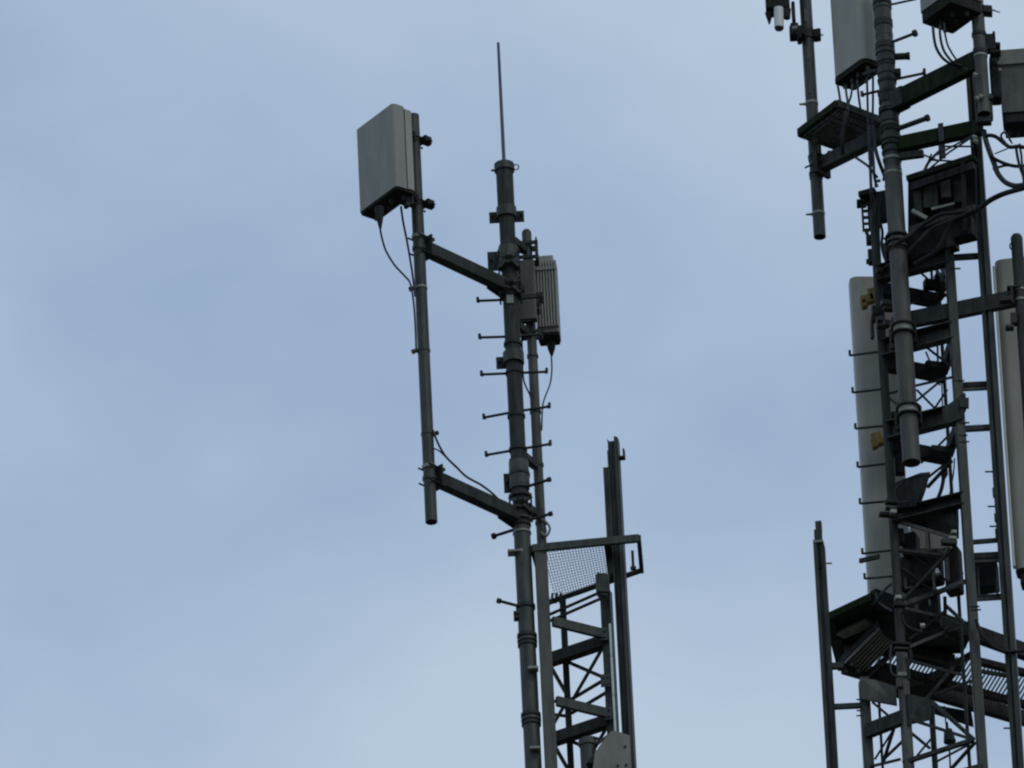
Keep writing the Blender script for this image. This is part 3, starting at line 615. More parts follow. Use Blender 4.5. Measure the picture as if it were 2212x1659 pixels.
for v in (532, 720, 896):                           # saddle clamps with long U bolts around the tube
    z = ZAT(TX, v-6); base = V3(TX, z); m = MB()
    for dz in ((.035, -.03) if v != 532 else (.05, .0, -.05)):
        pts = [base + Vector((math.cos(a)*24*PX, -math.sin(a)*24*PX, dz)) for a in [math.pi*k/12 for k in range(13)]]
        pts = [pts[0]+Vector((0, .16, 0))] + pts + [pts[-1]+Vector((0, .16, 0))]
        m.path(pts, .010, n=8, sub=2)
    m.build('u_bolt', 'dark', tube)
    m = MB(); m.tube(base - Z*.028, base + Z*.028, 21.2*PX, n=36); m.build('pipe_clamp', 'grey' if v == 532 else 'zinc', tube)
    if v == 532:
        for q in (-.05, .075): MB().tube(base+Z*(q-.02), base+Z*(q+.01), 22*PX, n=36).build('pipe_clamp', 'grey', tube)
    m = MB(); m.box(base + Vector((0, .085, -.0)), (Vector((1, -.5, 0)).normalized(), Vector((.5, 1, 0)).normalized(), Z), (.10, .02, .075)); m.build('saddle_plate', 'dark', tube)
knob(tube, TX, 97, (1976, 72), r=3.6, R=8)
knob(tube, TX, 124, (1962, 121), r=8, R=9, name='clamp_bolt')
step(tube, TX, 175, (1997, 158), r=3.2, hook=11)
step(tube, TX, 192, (1862, 205), r=3.2, hook=9)
knob(tube, TX, 284, (2003, 255), r=6, R=8)
step(tube, TX, 14, (1979, -2), r=2.6, hook=0)
for (u, v) in ((1937, 158), (1940, 204), (1916, 264), (1918, 312), (1966, 300)):
    z = ZAT(TX, v); p = P(u, v, TX[1]); MB().box(p, (Vector((1,0,0)), Vector((0,1,0)), Z), (.03, .035, .022)).build('clamp_lug', 'dark', tube, bevel=.005)
for (u1, v1, u2, v2) in ((1889, 8, 1925, 12), (1889, 33, 1930, 30)):
    z = ZAT(TX, v2); MB().tube(V3(TX, z), P(u1, v1, 89.95), 3*PX, n=8).build('tie_bar', 'dark', tube)

# ---- P0: left hanging pole and its arm
Y0 = 90.50
q0 = XY(1755, 250, Y0)
p0 = thing('pole_mount', 'vertical pipe with open lower end hanging left of the thick tube, behind the small grating', 'antenna mount', (q0[0], q0[1], ZAT(q0, 514)))
MB().tube(at(q0, 512), at(q0, -60), 13.4*PX, n=28, hollow=True).build('pole', 'steel', p0)
for v, r_, h_, mt in ((76, 15.5, 20, 'dark'), (224, 14.6, 5, 'zinc'), (340, 15.6, 6, 'dark'), (346, 15, 4, 'steel'), (376, 15.5, 7, 'dark'), (384, 15, 4, 'steel'), (462, 14.4, 5, 'zinc')): band(p0, q0, v, r_, h_, mt)
for v in (224, 462):
    p = at(q0, v); MB().tube(p - Vector((.045, .0, .0)), p - Vector((.09, 0, .0)), .011, .007, n=8).build('cable_clip', 'zinc', p0)
for v in (357,):
    z = ZAT(q0, v+6); a = V3(q0, z); b = H(1905, 292, z)
    MB().beam(a + (b-a).normalized()*.05, b, .075, .105).build('arm', 'dark', p0, bevel=.004)
    d = (b-a).normalized(); s_ = Vector((-d.y, d.x, 0))
    m = MB(); m.box(a + d*.06, (d, s_, Z), (.016, .075, .085))
    for sz in (-1, 1): m.tube(a + s_*.058*sz - d*.05, a + s_*.058*sz + d*.13, .007, n=8); m.box(a + d*.09 + s_*.058*sz + Z*.09, (d, s_, Z), (.012, .012, .035))
    m.build('end_bracket', 'dark', p0)
for v in (40, 122, 196, 262): z = ZAT(q0, v); MB().box((q0[0]-.006, q0[1]-13.4*PX-.001, z), (Vector((1,0,0)), Vector((0,1,0)), Z), (.008, .003, .05)).build('tape_strip', 'grey', p0)

# ---- small grating platform around the cables
def grating(name, label, pts, ngrat, cat='platform', mats=('moss', 'dark'), h=.05, dirn=0, barh=.03, cover=1.0, zoff=0.0):
    T = thing(name, label, cat, tuple(pts[0])); n = len(pts)
    for k in range(n):
        a, b = pts[k], pts[(k+1) % n]; MB().beam(a + Z*.001*(k % 2), b + Z*.001*(k % 2), .028, h).build('frame_rail', mats[0] if k in (0,) else mats[1], T, bevel=.003)
    m = MB()
    for i in range(1, ngrat):
        t = i/ngrat*cover
        a = pts[0].lerp(pts[3], t) if dirn == 0 else pts[0].lerp(pts[1], t); b = pts[1].lerp(pts[2], t) if dirn == 0 else pts[3].lerp(pts[2], t)
        m.beam(a + Z*zoff, b + Z*zoff, .006, barh)
    for i in range(1, 6):
        t = i/6; a = pts[0].lerp(pts[1], t) if dirn == 0 else pts[0].lerp(pts[3], t); b = pts[3].lerp(pts[2], t) if dirn == 0 else pts[1].lerp(pts[2], t)
        m.beam(a + Z*(zoff+.002), b + Z*(zoff+.002), .008, .010)
    m.build('grating', 'dark', T); return T
zg = ZAT(XY(1809, 222, 90.05), 228)
gp = [H(1725, 287, zg), H(1808, 224, zg), H(1926, 270, zg), H(1845, 330, zg)]
G1 = grating('cable_platform', 'small tilted-looking square grating with mossy edge left of the thick tube, pierced by antenna cables', gp, 16, h=.06)
m = MB(); m.plate([H(1752, 284, zg)-Z*.03, H(1790, 254, zg)-Z*.03, H(1813, 262, zg)-Z*.03, H(1790, 300, zg)-Z*.03], .02); m.build('floor_plate', 'grey', G1)
m = MB(); m.plate([H(1822, 265, zg)-Z*.03, H(1850, 272, zg)-Z*.03, H(1852, 315, zg)-Z*.03, H(1822, 314, zg)-Z*.03], .02); m.build('floor_plate', 'dark', G1)
m = MB(); m.plate([H(1880, 275, zg)+Z*.0, H(1926, 268, zg), H(1940, 290, zg), H(1888, 306, zg)], .05); m.build('tie_plate', 'dark', G1)

# ---- P2: nearest pole at the top right with two arms
Y2 = 89.42
q2 = XY(2120, 150, Y2)
p2 = thing('pole_mount', 'vertical pipe at the top right, on the sloping mossy arm from the thick tube', 'antenna mount', (q2[0], q2[1], ZAT(q2, 248)))
MB().tube(at(q2, 246), at(q2, -60), 14.2*PX, n=28, hollow=True).build('pole', 'grey', p2)
for v, r_, h_, mt in ((26, 16, 14, 'dark'), (76, 16.4, 6, 'dark'), (72, 15.8, 3, 'steel'), (108, 16, 4, 'grey'), (114, 16.8, 7, 'dark'), (122, 15.6, 5, 'zinc')): band(p2, q2, v, r_, h_, mt)
z = ZAT(q2, 128); a = V3(q2, z); b = V3(TX, z-.02)
d = (b-a).normalized(); s_ = Vector((-d.y, d.x, 0))
MB().beam(a + d*.03, b - d*.05, .07, .15).build('arm', 'moss', p2, bevel=.004)
m = MB(); m.box(b - d*.10, (d, s_, Z), (.06, .05, .075)); m.build('end_bracket', 'dark', p2, bevel=.004)
for (u, v, w_, h_) in ((2140, 95, 22, 40), (2147, 82, 6, 22), (2152, 100, 18, 8), (2150, 116, 24, 8)): MB().box(P(u, v, Y2+.02), (Vector((1,0,0)), Vector((0,1,0)), Z), (w_*PX/2, .04, h_*PX/2)).build('side_bracket', 'black', p2, bevel=.006)
m = MB(); m.box(P(2133, 24, Y2), (Vector((1,0,-.15)).normalized(), Vector((0,1,0)), Z), (.035, .04, .03)); m.tube(P(2134, 18, Y2), P(2160, 27, Y2-.02), .008, .004, n=8); m.build('side_bracket', 'dark', p2, bevel=.006)
m = MB()
for (u, v, w_, h_, y_) in ((2128, 215, 34, 9, 0), (2120, 226, 26, 12, .04), (2140, 232, 8, 60, .03), (2125, 262, 34, 14, .03), (2112, 240, 8, 46, .06)): m.box(P(u, v, Y2+y_), (Vector((1,0,0)), Vector((0,1,0)), Z), (w_*PX/2, .035, h_*PX/2))
m.build('lower_bracket', 'dark', p2, bevel=.006)
m = MB()
for (u, v) in ((2108, 160), (2112, 211), (2120, 207), (2106, 295), (2108, 303)): m.tube(P(u-4, v, Y2-.05), P(u+4, v+4, Y2-.06), .016, n=10)
m.build('clamp_nuts', 'zinc', p2)
z = ZAT(TX, 318); a = V3(TX, z) + Vector((.06, -.03, 0)); b = H(2122, 275, z)
arm2 = thing('support_arm', 'mossy horizontal arm from the thick tube to the right post, below the long sloping arm', 'arm', tuple(a))
MB().beam(a, b, .07, .11).build('beam', 'moss', arm2, bevel=.004)
m = MB(); m.box(a.lerp(b, .5), ((b-a).normalized(), Vector((0, 1, 0)), Z), (.02, .055, .075)); m.box(a.lerp(b, .5)-Z*.13, ((b-a).normalized(), Vector((0, 1, 0)), Z), (.025, .02, .05)); m.build('cable_hanger', 'steel', arm2)
MB().beam(a + Vector((0, 0, -.10)), P(1995, 332, 89.9), .04, .05).build('stay', 'dark', arm2)

# ---- right channel post and its rungs to the tower leg
cp = thing('channel_post', 'tall dark steel post joined by short rungs to the right side of the crowded tower', 'steel post', (BR[0], BR[1], 0))
c = Vector((BR[0], BR[1], 0)); e1 = Vector((1, -.12, 0)).normalized(); e2 = Vector((.12, 1, 0)).normalized(); w = .040; zt = ZAT(BR, 150)
m = MB(); vbox(m, c, e1, e2, -w+.012, w-.012, .0, .040, 0, zt); m.build('web', 'steel', cp)
m = MB(); vbox(m, c, e1, e2, -w, -w+.0115, -.04, .0395, 0, zt); vbox(m, c, e1, e2, -w+.012, -w+.028, -.04, -.030, 0, zt); m.build('flange', 'dark', cp)
m = MB(); vbox(m, c, e1, e2, w-.0115, w, -.04, .0395, 0, zt); vbox(m, c, e1, e2, w-.034, w-.012, -.04, -.030, 0, zt); m.build('flange', 'steel', cp)
for (u1, v1, u2, v2, h_, mt) in ((2052, 557, 2118, 553, 12, 'dark'), (2070, 833, 2150, 829, 11, 'black'), (2070, 842, 2152, 838, 7, 'steel'), (2078, 927, 2150, 923, 12, 'dark'), (2092, 1172, 2168, 1166, 9, 'dark'), (2084, 1204, 2176, 1199, 14, 'black'), (2084, 1213, 2176, 1210, 7, 'steel'), (2098, 1296, 2178, 1291, 7, 'dark'), (2098, 1289, 2178, 1284, 5, 'black'), (2118, 1450, 2190, 1462, 8, 'dark')):
    m = MB(); bar(m, u1, v1, 90.03, u2, v2, 90.03, h_*.8, h_); m.build('rung', mt, cp)  # bar pairs: black top and paler lower bar put one beam's light into colour
for (u, v) in ((2128, 1019), (2134, 1094), (2138, 1137), (2168, 1573), (2104, 236)):
    m = MB(); m.tube(P(u, v, 89.98), P(u+18, v, 89.99), 2.0*PX, n=8); m.build('climbing_pin', 'dark', cp)
for (v1, v2) in ((1054, 1075), (1110, 1128), (1142, 1168)):
    m = MB(); p = P(2148+(v1-1054)*.067, (v1+v2)/2, 89.98); m.box(p, (e1, e2, Z), (.012, .02, (v2-v1)*PX/2)); m.build('bracket_lug', 'dark', cp, bevel=.004)
# dark backing units behind the rungs
m = MB(); m.box(P(2128, 1248, 90.22), (e1, e2, Z), (.095, .06, .105)); 
relay = m.build('relay_box', 'black', None, 'black box between the tower leg and the right post, below the double rung', 'equipment box', bevel=.01)
m = MB()
for u in (2098, 2112, 2152): m.tube(P(u, 1225, 90.1), P(u+3, 1296, 90.1), 2.2*PX, n=8)
m.build('tie_rod', 'grey', relay)

# ---- P3: far right pole with heavy horizontal beam
Y3 = 89.85
q3 = XY(2197, 530, Y3)
p3 = thing('pole_mount', 'rounded pipe at the right edge of the picture clamped to a heavy horizontal beam', 'antenna mount', (q3[0], q3[1], ZAT(q3, 1900)))
MB().tube(at(q3, 1900), at(q3, 514), 13*PX, n=28).tube(at(q3, 514)+Z*.0005, at(q3, 508), 13*PX, 9.5*PX, n=28).build('pole', 'dark', p3)
z = (ZAT(BM, 665)); a = Vector((P(1950, 672, 90.09).x, 90.16, z)); b = Vector((q3[0]-.02, q3[1]+.055, z))
MB().beam(a, b, .05, .125).build('beam', 'dark', p3, bevel=.004)
for dv in (628, 650): band(p3, q3, dv, 14.5, 4, 'zinc', 'u_bolt')
m = MB(); p = P(2187, 532, Y3); pts = [p + Vector((math.cos(a_)*.018, 0, math.sin(a_)*.03)) for a_ in [k*math.pi/5 for k in range(11)]]; m.path(pts, .005, n=6, sub=3); m.build('lifting_eye', 'dark', p3)
for (u, v, w_, h_) in ((2172, 648, 26, 12), (2186, 640, 5, 40), (2190, 622, 30, 4), (2190, 690, 14, 26), (2181, 708, 18, 8)): MB().box(P(u, v, Y3-.03), (Vector((1,0,0)), Vector((0,1,0)), Z), (w_*PX/2, .03, h_*PX/2)).build('beam_clamp', 'dark', p3, bevel=.004)

# ---- long antennas
def long_antenna(name, label, u, v, Y, W, D, v1, v2, yaw, mat='radome', r=.06, rb=.02, edge=None):
    c = Vector(XY(u, v, Y)); wd = unit(math.cos(yaw), math.sin(yaw)); dd = unit(-math.sin(yaw), math.cos(yaw)); z0, z1 = ZAT(c, v2), ZAT(c, v1)
    T = thing(name, label, 'antenna', (c.x, c.y, z0))
    MB().prism(rpoly(c, wd, dd, W, D, r, seg=8, rb=rb), z0, z1, False).build('radome', mat, T, bevel=.018)
    MB().prism(rpoly(c+wd*.01+dd*.01, wd, dd, W-.02, D-.02, max(r-.01, .008), seg=6), z0-.02, z0-.001).build('end_cap', 'under', T)
    return T, c, wd, dd, z0, z1
PL, c, wd, dd, z0, z1 = long_antenna('panel_antenna', 'very long pale antenna standing behind the left leg of the right tower', 1838, 620, 90.62, .315, .14, 597, 1300, math.radians(6), 'radome2', .05)
m = MB()
for k in range(4): m.tube((c.x+.05+.06*k, c.y+.06, z0-.09), (c.x+.05+.06*k, c.y+.06, z0-.021), .014, n=10)
m.build('connector', 'dark', PL)
for (u, v, w_, h_) in ((1874, 648, 30, 20), (1886, 638, 20, 30), (1866, 658, 14, 18), (1917, 641, 30, 24), (1895, 950, 24, 30), (1888, 960, 14, 20)):
    m = MB(); m.box(P(u, v, 90.45), (Vector((1, 0, .25)).normalized(), Vector((0, 1, 0)), Vector((-.25, 0, 1)).normalized()), (w_*PX/2, .03, h_*PX/2)); m.build('mounting_bracket', 'ochre', PL, bevel=.006)
PR, c, wd, dd, z0, z1 = long_antenna('panel_antenna', 'tall pale antenna at the right edge with a bright left edge, behind the edge pipe', 2149, 600, 90.30, .34, .16, 562, 1228, math.radians(-8), 'radome2', .06)
m = MB().prism(rpoly(c - wd*.012 - dd*.006, wd, dd, .018, .05, .006), z0+.02, z1-.05); m.build('edge_trim', 'white', PR)
m = MB(); q = c + wd*.20 + dd*.08; m.tube((q.x, q.y, z0-.20), (q.x, q.y, z0-.021), .05, n=16); m.prism(rpoly(c+wd*.03+dd*.02, wd, dd, .28, .12, .02), z0-.11, z0-.022); m.build('connector', 'black', PR)

# ---- top antennas of the right tower
t1, cv, wd, dd, z0, z1 = box_antenna('panel_antenna', 'large pale antenna left of the thick tube, cropped by the top edge', (1866, 122), 90.05, .375, .20, -60, 122, math.atan2(.61, .79), 'radome2', 'radome2', radius=.055, ports=4, split=.70, skirt=.04)
m = MB()
for k, (a_, b_) in enumerate(((.1, .3), (.25, .6), (.4, .3), (.5, .7), (.62, .35), (.75, .6), (.85, .4))):
    q = cv + wd*(.375*a_) + dd*(.2*b_); m.tube((q.x, q.y, z0-.08), (q.x, q.y, z0-.0405), .014, n=10)
m.build('connector', 'grey', t1)
for (u, v, w_, h_, mt) in ((1898, 152, 40, 8, 0), (1880, 156, 30, 6, 0)):
    m = MB(); bar(m, u-w_/2, v+4, 90.1, u+w_/2, v-4, 90.0, h_); m.build('mounting_bracket', 'dark', t1)
m = MB(); m.tube(P(1902, 146, 90.02), P(1914, 140, 90.0), .028, n=14); m.build('bracket_pin', 'white', t1)
t2, cv2, wd2, dd2, z02, z12 = box_antenna('panel_antenna', 'pale antenna cut off by the top edge near the right corner, showing its dark underside', (2052, -20), 89.15, .36, .30, -180, -20, math.atan2(.61, .79), 'radome', 'casing', radius=.03, ports=5, skirt=.085)
for (u, v, w_, h_) in ((2088, 24, 46, 14), (2076, 34, 24, 12), (2080, 10, 10, 30)): MB().box(P(u, v, 89.45), (Vector((1, .4, 0)).normalized(), Vector((-.4, 1, 0)).normalized(), Z), (w_*PX/2, .03, h_*PX/2)).build('mounting_bracket', 'black', t2, bevel=.006)
# grey box at the right edge
c = Vector(XY(2164, 240, 89.55)); yaw = math.radians(-3); wd = unit(math.cos(yaw), math.sin(yaw)); dd = unit(-math.sin(yaw), math.cos(yaw)); z0, z1 = ZAT(c, 243), ZAT(c, 110)
gb = thing('radio_unit', 'grey equipment box cut by the right edge, with a dark ribbed underside', 'equipment box', (c.x, c.y, z0))
MB().prism(rpoly(c, wd, dd, .34, .26, .012), z0, z1).build('housing', 'grey', gb, bevel=.005)
MB().prism(rpoly(c + wd*.004 - dd*.016, wd, dd, .332, .015, .004), ZAT(c, 142), z1-.004).build('upper_panel', 'casing', gb)
MB().prism(rpoly(c+wd*.012+dd*.012, wd, dd, .31, .23, .02), z0-.075, z0-.001).build('base', 'black', gb)
m = MB()
for k in range(5): m.tube((c.x+.05+.06*k, c.y+.12, z0-.13), (c.x+.05+.06*k, c.y+.12, z0-.0755), .014, n=10)
m.build('connector', 'dark', gb)
m = MB(); m.box(P(2150, 175, 89.6), (Vector((1,0,0)), Vector((0,1,0)), Z), (.036, .06, .175)); m.box(P(2147, 136, 89.58), (Vector((1,0,0)), Vector((0,1,0)), Z), (.03, .05, .05)); bk = m.build('mounting_bracket', 'black', gb, bevel=.015)
for (u, v) in ((2158, 137), (2160, 152)): MB().tube(P(u-3, v, 89.5), P(u+3, v, 89.5), .017, n=10).build('bracket_pin', 'zinc', bk)
# small head at the top left of the tower
sx = Vector(XY(1681, 20, 90.45))
hd = thing('small_antenna', 'small black antenna with a white cylinder below, at the top edge', 'antenna', (sx.x, sx.y, ZAT(sx, 68)))
m = MB(); cc = Vector((sx.x, sx.y, 0)); e_ = (Vector((1, .2, 0)).normalized(), Vector((-.2, 1, 0)).normalized(), Z)
m.prism([(sx.x-.088, sx.y-.05), (sx.x+.085, sx.y-.05), (sx.x+.085, sx.y+.10), (sx.x-.088, sx.y+.10)], ZAT(sx, 22), ZAT(sx, -60)); m.build('housing', 'under', hd, bevel=.012)
m = MB(); m.tube(P(1661, 28, 90.45), P(1662, 52, 90.45), .030, .006, n=14); m.tube(P(1699, 20, 90.42), P(1700, 40, 90.42), .032, .024, n=14); m.build('cone', 'black', hd)
MB().tube(P(1683, 60, 90.40), P(1682, 18, 90.40), 10.6*PX, 10.6*PX, n=24).build('white_cylinder', 'white', hd)
MB().tube(P(1683, 64, 90.40), P(1683, 60, 90.40), 8.5*PX, 10.8*PX, n=24).build('end_cap', 'cable', hd)
for (u, v, w_, h_) in ((1722, 72, 34, 26), (1716, 62, 18, 16), (1714, 30, 8, 50), (1727, 84, 10, 14)): MB().box(P(u, v, 90.44), (Vector((1,0,0)), Vector((0,1,0)), Z), (w_*PX/2, .05, h_*PX/2)).build('mounting_bracket', 'black', hd, bevel=.01)
m = MB(); m.box(P(1765, 76, 90.5), (Vector((1, 0, .1)).normalized(), Vector((0,1,0)), Z), (.028, .045, .035)); m.tube(P(1768, 75, 90.5), P(1779, 76, 90.5), .007, .004, n=8)
m.build('mounting_bracket', 'black', hd, bevel=.01)
m = MB(); m.tube(P(1712, 62, 90.36), P(1722, 60, 90.36), .016, n=10); m.build('bracket_pin', 'zinc', hd)

# ---- dark equipment rack in the middle
rk = thing('equipment_rack', 'big black open equipment rack between the thick tube and the right post, mossy on top', 'equipment rack', tuple(P(1963, 560, 90.15)))
ya = 89.98; yb = 89.78
m = MB(); m.plate([P(1963, 384, ya+.12), P(2108, 337, yb+.12), P(2110, 506, yb+.12), P(2072, 522, ya+.06), P(1963, 566, ya+.12)], .03); m.build('back_panel', 'black', rk)
m = MB(); bar(m, 1962, 390, ya+.02, 2108, 342, yb+.02, 24, 13); m.build('top_rail', 'moss', rk)
m = MB(); bar(m, 1968, 405, ya-.05, 2104, 358, yb-.05, 10, 18); m.build('top_beam', 'black', rk)
m = MB(); bar(m, 1966, 498, ya-.03, 2106, 448, yb-.03, 10, 14); m.build('shelf', 'dark', rk)
m = MB(); bar(m, 2080, 352, yb, 2085, 500, yb, 10, 12); m.build('upright', 'black', rk)
for (u, v1, v2, r_, mt) in ((2008, 398, 452, 17, 'dark'), (2041, 382, 430, 12, 'grey'), (2070, 395, 440, 13, 'dark'), (1982, 410, 470, 9, 'dark')):
    xy = XY(u, v1, ya-.02); m = MB(); m.prism(rpoly(Vector(xy)-Vector((r_*PX, .03)), (1, 0), (0, 1), 2*r_*PX, .10, .02), ZAT(xy, v2), ZAT(xy, v1)); m.build('module', mt, rk, bevel=.012)
m = MB(); bar(m, 1970, 455, 89.9, 2002, 472, 89.9, 8); bar(m, 2012, 452, 89.85, 2062, 440, 89.85, 5); m.build('tie_bar', 'zinc', rk)
m = MB(); m.box(P(2085, 498, 89.9), (Vector((1, -.4, 0)).normalized(), Vector((.4, 1, 0)).normalized(), Z), (.075, .06, .075)); m.build('lower_box', 'black', rk, bevel=.008)
m = MB(); m.box(P(2058, 520, 89.95), (Vector((1, -.4, 0)).normalized(), Vector((.4, 1, 0)).normalized(), Z), (.03, .05, .07)); m.build('bracket_lug', 'dark', rk)
# perforated bracket plate left of the tube
pf = thing('perforated_bracket', 'dark bracket with a column of holes, left of the thick tube beside the black rack', 'bracket', tuple(P(1880, 500, 90.3)))
m = MB(); m.box(P(1878, 425, 90.3), (Vector((1, -.3, .08)).normalized(), Vector((.3, 1, 0)).normalized(), Z), (.062, .08, .022)); m.box(P(1861, 440, 90.3), (Vector((1,0,0)), Vector((0,1,0)), Z), (.035, .05, .012)); m.build('top_plate', 'moss', pf, bevel=.006)
xa = P(1866, 470, 90.28); hs = [449, 463, 477, 490]
m = MB(); zt_, zb_ = P(1866, 436, 90.28).z, P(1870, 500, 90.28).z
x0 = P(1862, 470, 90.28).x
m.box((x0+.006, 90.28, (zt_+zb_)/2), (Vector((1,0,0)), Vector((0,1,0)), Z), (.008, .006, (zt_-zb_)/2)); m.box((x0+.062, 90.28, (zt_+zb_)/2), (Vector((1,0,0)), Vector((0,1,0)), Z), (.020, .006, (zt_-zb_)/2))
prevz = zt_
for v in hs + [506]:
    z_ = P(1868, v, 90.28).z; top_ = prevz; bot_ = z_ + (.016 if v < 506 else 0)
    if top_ > bot_: m.box((x0+.028, 90.28, (top_+bot_)/2), (Vector((1,0,0)), Vector((0,1,0)), Z), (.0138, .006, (top_-bot_)/2))
    prevz = z_ - .016
m.build('side_plate', 'dark', pf)
m = MB(); m.box(P(1905, 448, 90.26), (Vector((1, -.3, 0)).normalized(), Vector((.3, 1, 0)).normalized(), Z), (.065, .03, .125)); m.build('junction_box', 'black', pf, bevel=.01)
m = MB(); bar(m, 1888, 437, 90.22, 1891, 560, 90.25, 9, 9); bar(m, 1898, 440, 90.18, 1900, 600, 90.22, 5, 5); m.build('upright', 'dark', pf)
for (u, v, w_, h_) in ((1878, 519, 14, 20), (1880, 556, 10, 34), (1875, 565, 8, 5)):
    MB().box(P(u, v, 90.28), (Vector((1,0,0)), Vector((0,1,0)), Z), (w_*PX/2, .03, h_*PX/2)).build('side_lug', 'dark', pf, bevel=.005)
m = MB()
for (u, v) in ((1898, 391), (1910, 388), (1921, 392), (1893, 402), (1915, 404), (1924, 400)): m.tube(P(u-4, v, 90.1), P(u+4, v-1, 90.1), .012, n=10)
m.build('cable_gland', 'zinc', pf)

# ---- equipment below the tube's open end
e_ = (Vector((1, -.35, 0)).normalized(), Vector((.35, 1, 0)).normalized(), Z)
mu = thing('equipment_box', 'black box directly beneath the open end of the thick tube', 'equipment box', tuple(P(1976, 1080, 90.2)))
m = MB(); m.plate([P(1934, 1042, 90.24), P(1982, 1024, 90.12), P(2004, 1022, 90.08), P(1994, 1062, 90.10), P(1984, 1090, 90.12), P(1940, 1096, 90.24)], .08); m.build('housing', 'black', mu, bevel=.01)
m = MB(); m.box(P(1943, 996, 90.3), (Vector((1,0,0)), Vector((0,1,0)), Z), (.035, .03, .11)); m.build('side_box', 'black', mu, bevel=.006)
m = MB(); m.box(P(1925, 998, 90.28), (Vector((1,0,0)), Vector((0,1,0)), Z), (.010, .02, .11)); m.build('light_strip', 'steel', mu)
ms = thing('equipment_box', 'dark green-grey sloping box between the tower legs, two steps above the big lower platform', 'equipment box', tuple(P(2000, 1150, 90.3)))
m = MB(); m.plate([P(1944, 1118, 90.3), P(1996, 1098, 90.42), P(2045, 1104, 90.36), P(2071, 1112, 90.1), P(2071, 1150, 90.1), P(2000, 1133, 90.3)], .10); m.build('housing', 'dark', ms, bevel=.01)
m = MB(); m.tube(P(2052, 1098, 90.3), P(2056, 1110, 90.25), .035, n=16); m.build('round_cap', 'dark', ms)
wb = thing('equipment_cabinet', 'pale grey cabinet half hidden inside the right tower, above the black equipment stack', 'cabinet', tuple(P(2010, 1185, 90.9)))
c = Vector(XY(1969, 1183, 90.85)); m = MB(); m.prism(rpoly(c, unit(1, .1), unit(-.1, 1), .27, .18, .02), ZAT(c, 1184), ZAT(c, 1134)); m.build('housing', 'radome2', wb, bevel=.01)
m = MB(); m.box(P(2007, 1160, 90.84), (Vector((1,0,0)), Vector((0,1,0)), Z), (.006, .006, .085)); m.build('door_seam', 'dark', wb)
m = MB(); bar(m, 1944, 1190, 90.4, 2048, 1202, 90.3, 9, 7); bar(m, 2040, 1202, 90.3, 2052, 1180, 90.2, 9, 7); m.build('shelf_rail', 'zinc', wb)
eq = thing('equipment_stack', 'cluster of black equipment housings inside the lattice just above the big lower platform', 'equipment', tuple(P(2000, 1370, 90.4)))
for (u, v, Y, w_, h_) in ((1990, 1235, 90.5, 96, 70), (1968, 1180, 90.45, 34, 50), (2060, 1230, 90.4, 34, 92), (1996, 1318, 90.5, 70, 84), (2062, 1275, 90.42, 36, 16), (1975, 1345, 90.5, 44, 40)):
    MB().box(P(u, v, Y), e_, (w_*PX/2, .06, h_*PX/2*1.1)).build('housing', 'black', eq, bevel=.02)
for (u, v, w_, h_) in ((2046, 1225, 7, 70), (1956, 1260, 5, 30), (1964, 1270, 16, 5), (1979, 1312, 8, 14), (2017, 1250, 5, 60), (2008, 1302, 4, 16)):
    MB().box(P(u, v, 90.3), e_, (w_*PX/2, .01, h_*PX/2)).build('bracket_lug', 'grey', eq, bevel=.003)
m = MB(); m.tube(P(2023, 1229, 90.3), P(2026, 1240, 90.3), .012, .02, n=12); m.tube(P(1988, 1351, 90.3), P(1998, 1351, 90.3), .016, n=10); m.build('white_plug', 'white', eq)

# ---- far left post beside the lower platform
qf = XY(1783, 1400, 90.40); fp = thing('channel_post', 'dark channel post standing apart at the lower left of the right tower', 'steel post', (qf[0], qf[1], 0))
c = Vector((qf[0], qf[1], 0)); e1 = Vector((1, -.12, 0)).normalized(); e2 = Vector((.12, 1, 0)).normalized(); w = .039; zt = ZAT(qf, 1176)
m = MB(); vbox(m, c, e1, e2, -w+.0115, w-.0115, -.005, .030, 0, zt); m.build('web', 'steel', fp)
m = MB(); vbox(m, c, e1, e2, -w, -w+.011, -.04, .030, 0, zt+.02); vbox(m, c, e1, e2, -w+.0115, -w+.026, -.04, -.03, 0, zt+.02); m.build('flange', 'steel', fp)
m = MB(); vbox(m, c, e1, e2, w-.011, w, -.04, .030, 0, zt-.02); vbox(m, c, e1, e2, w-.026, w-.0115, -.04, -.03, 0, zt-.02); m.build('flange', 'dark', fp)
m = MB(); vbox(m, c, e1, e2, -.030, .024, -.02, .02, zt-.2, ZAT(qf, 1146)); vbox(m, c, e1, e2, -.018, .026, -.0205, .019, ZAT(qf, 1150), ZAT(qf, 1128)); m.build('top_rail', 'dark', fp)
m = MB(); vbox(m, c, e1, e2, -.034, .034, -.045, .03, zt-.005, zt+.012); m.build('strap', 'zinc', fp)
m = MB(); m.tube(P(1785, 1217, 90.38), P(1797, 1217, 90.38), .006, n=8); m.build('climbing_pin', 'dark', fp)
for (u1, v1, u2, v2, h_) in ((1800, 1527, 1860, 1524, 11), (1786, 1440, 1822, 1438, 13)):
    m = MB(); bar(m, u1, v1, 90.40, u2, v2, 90.40, h_*.8, h_); m.build('rung', 'dark', fp)
for (u, v) in ((1850, 1511), (1850, 1535), (1850, 1546)):
    m = MB(); m.tube(P(u, v, 90.4), P(u+16, v, 90.4), 1.8*PX, n=8); m.build('climbing_pin', 'dark', tow)

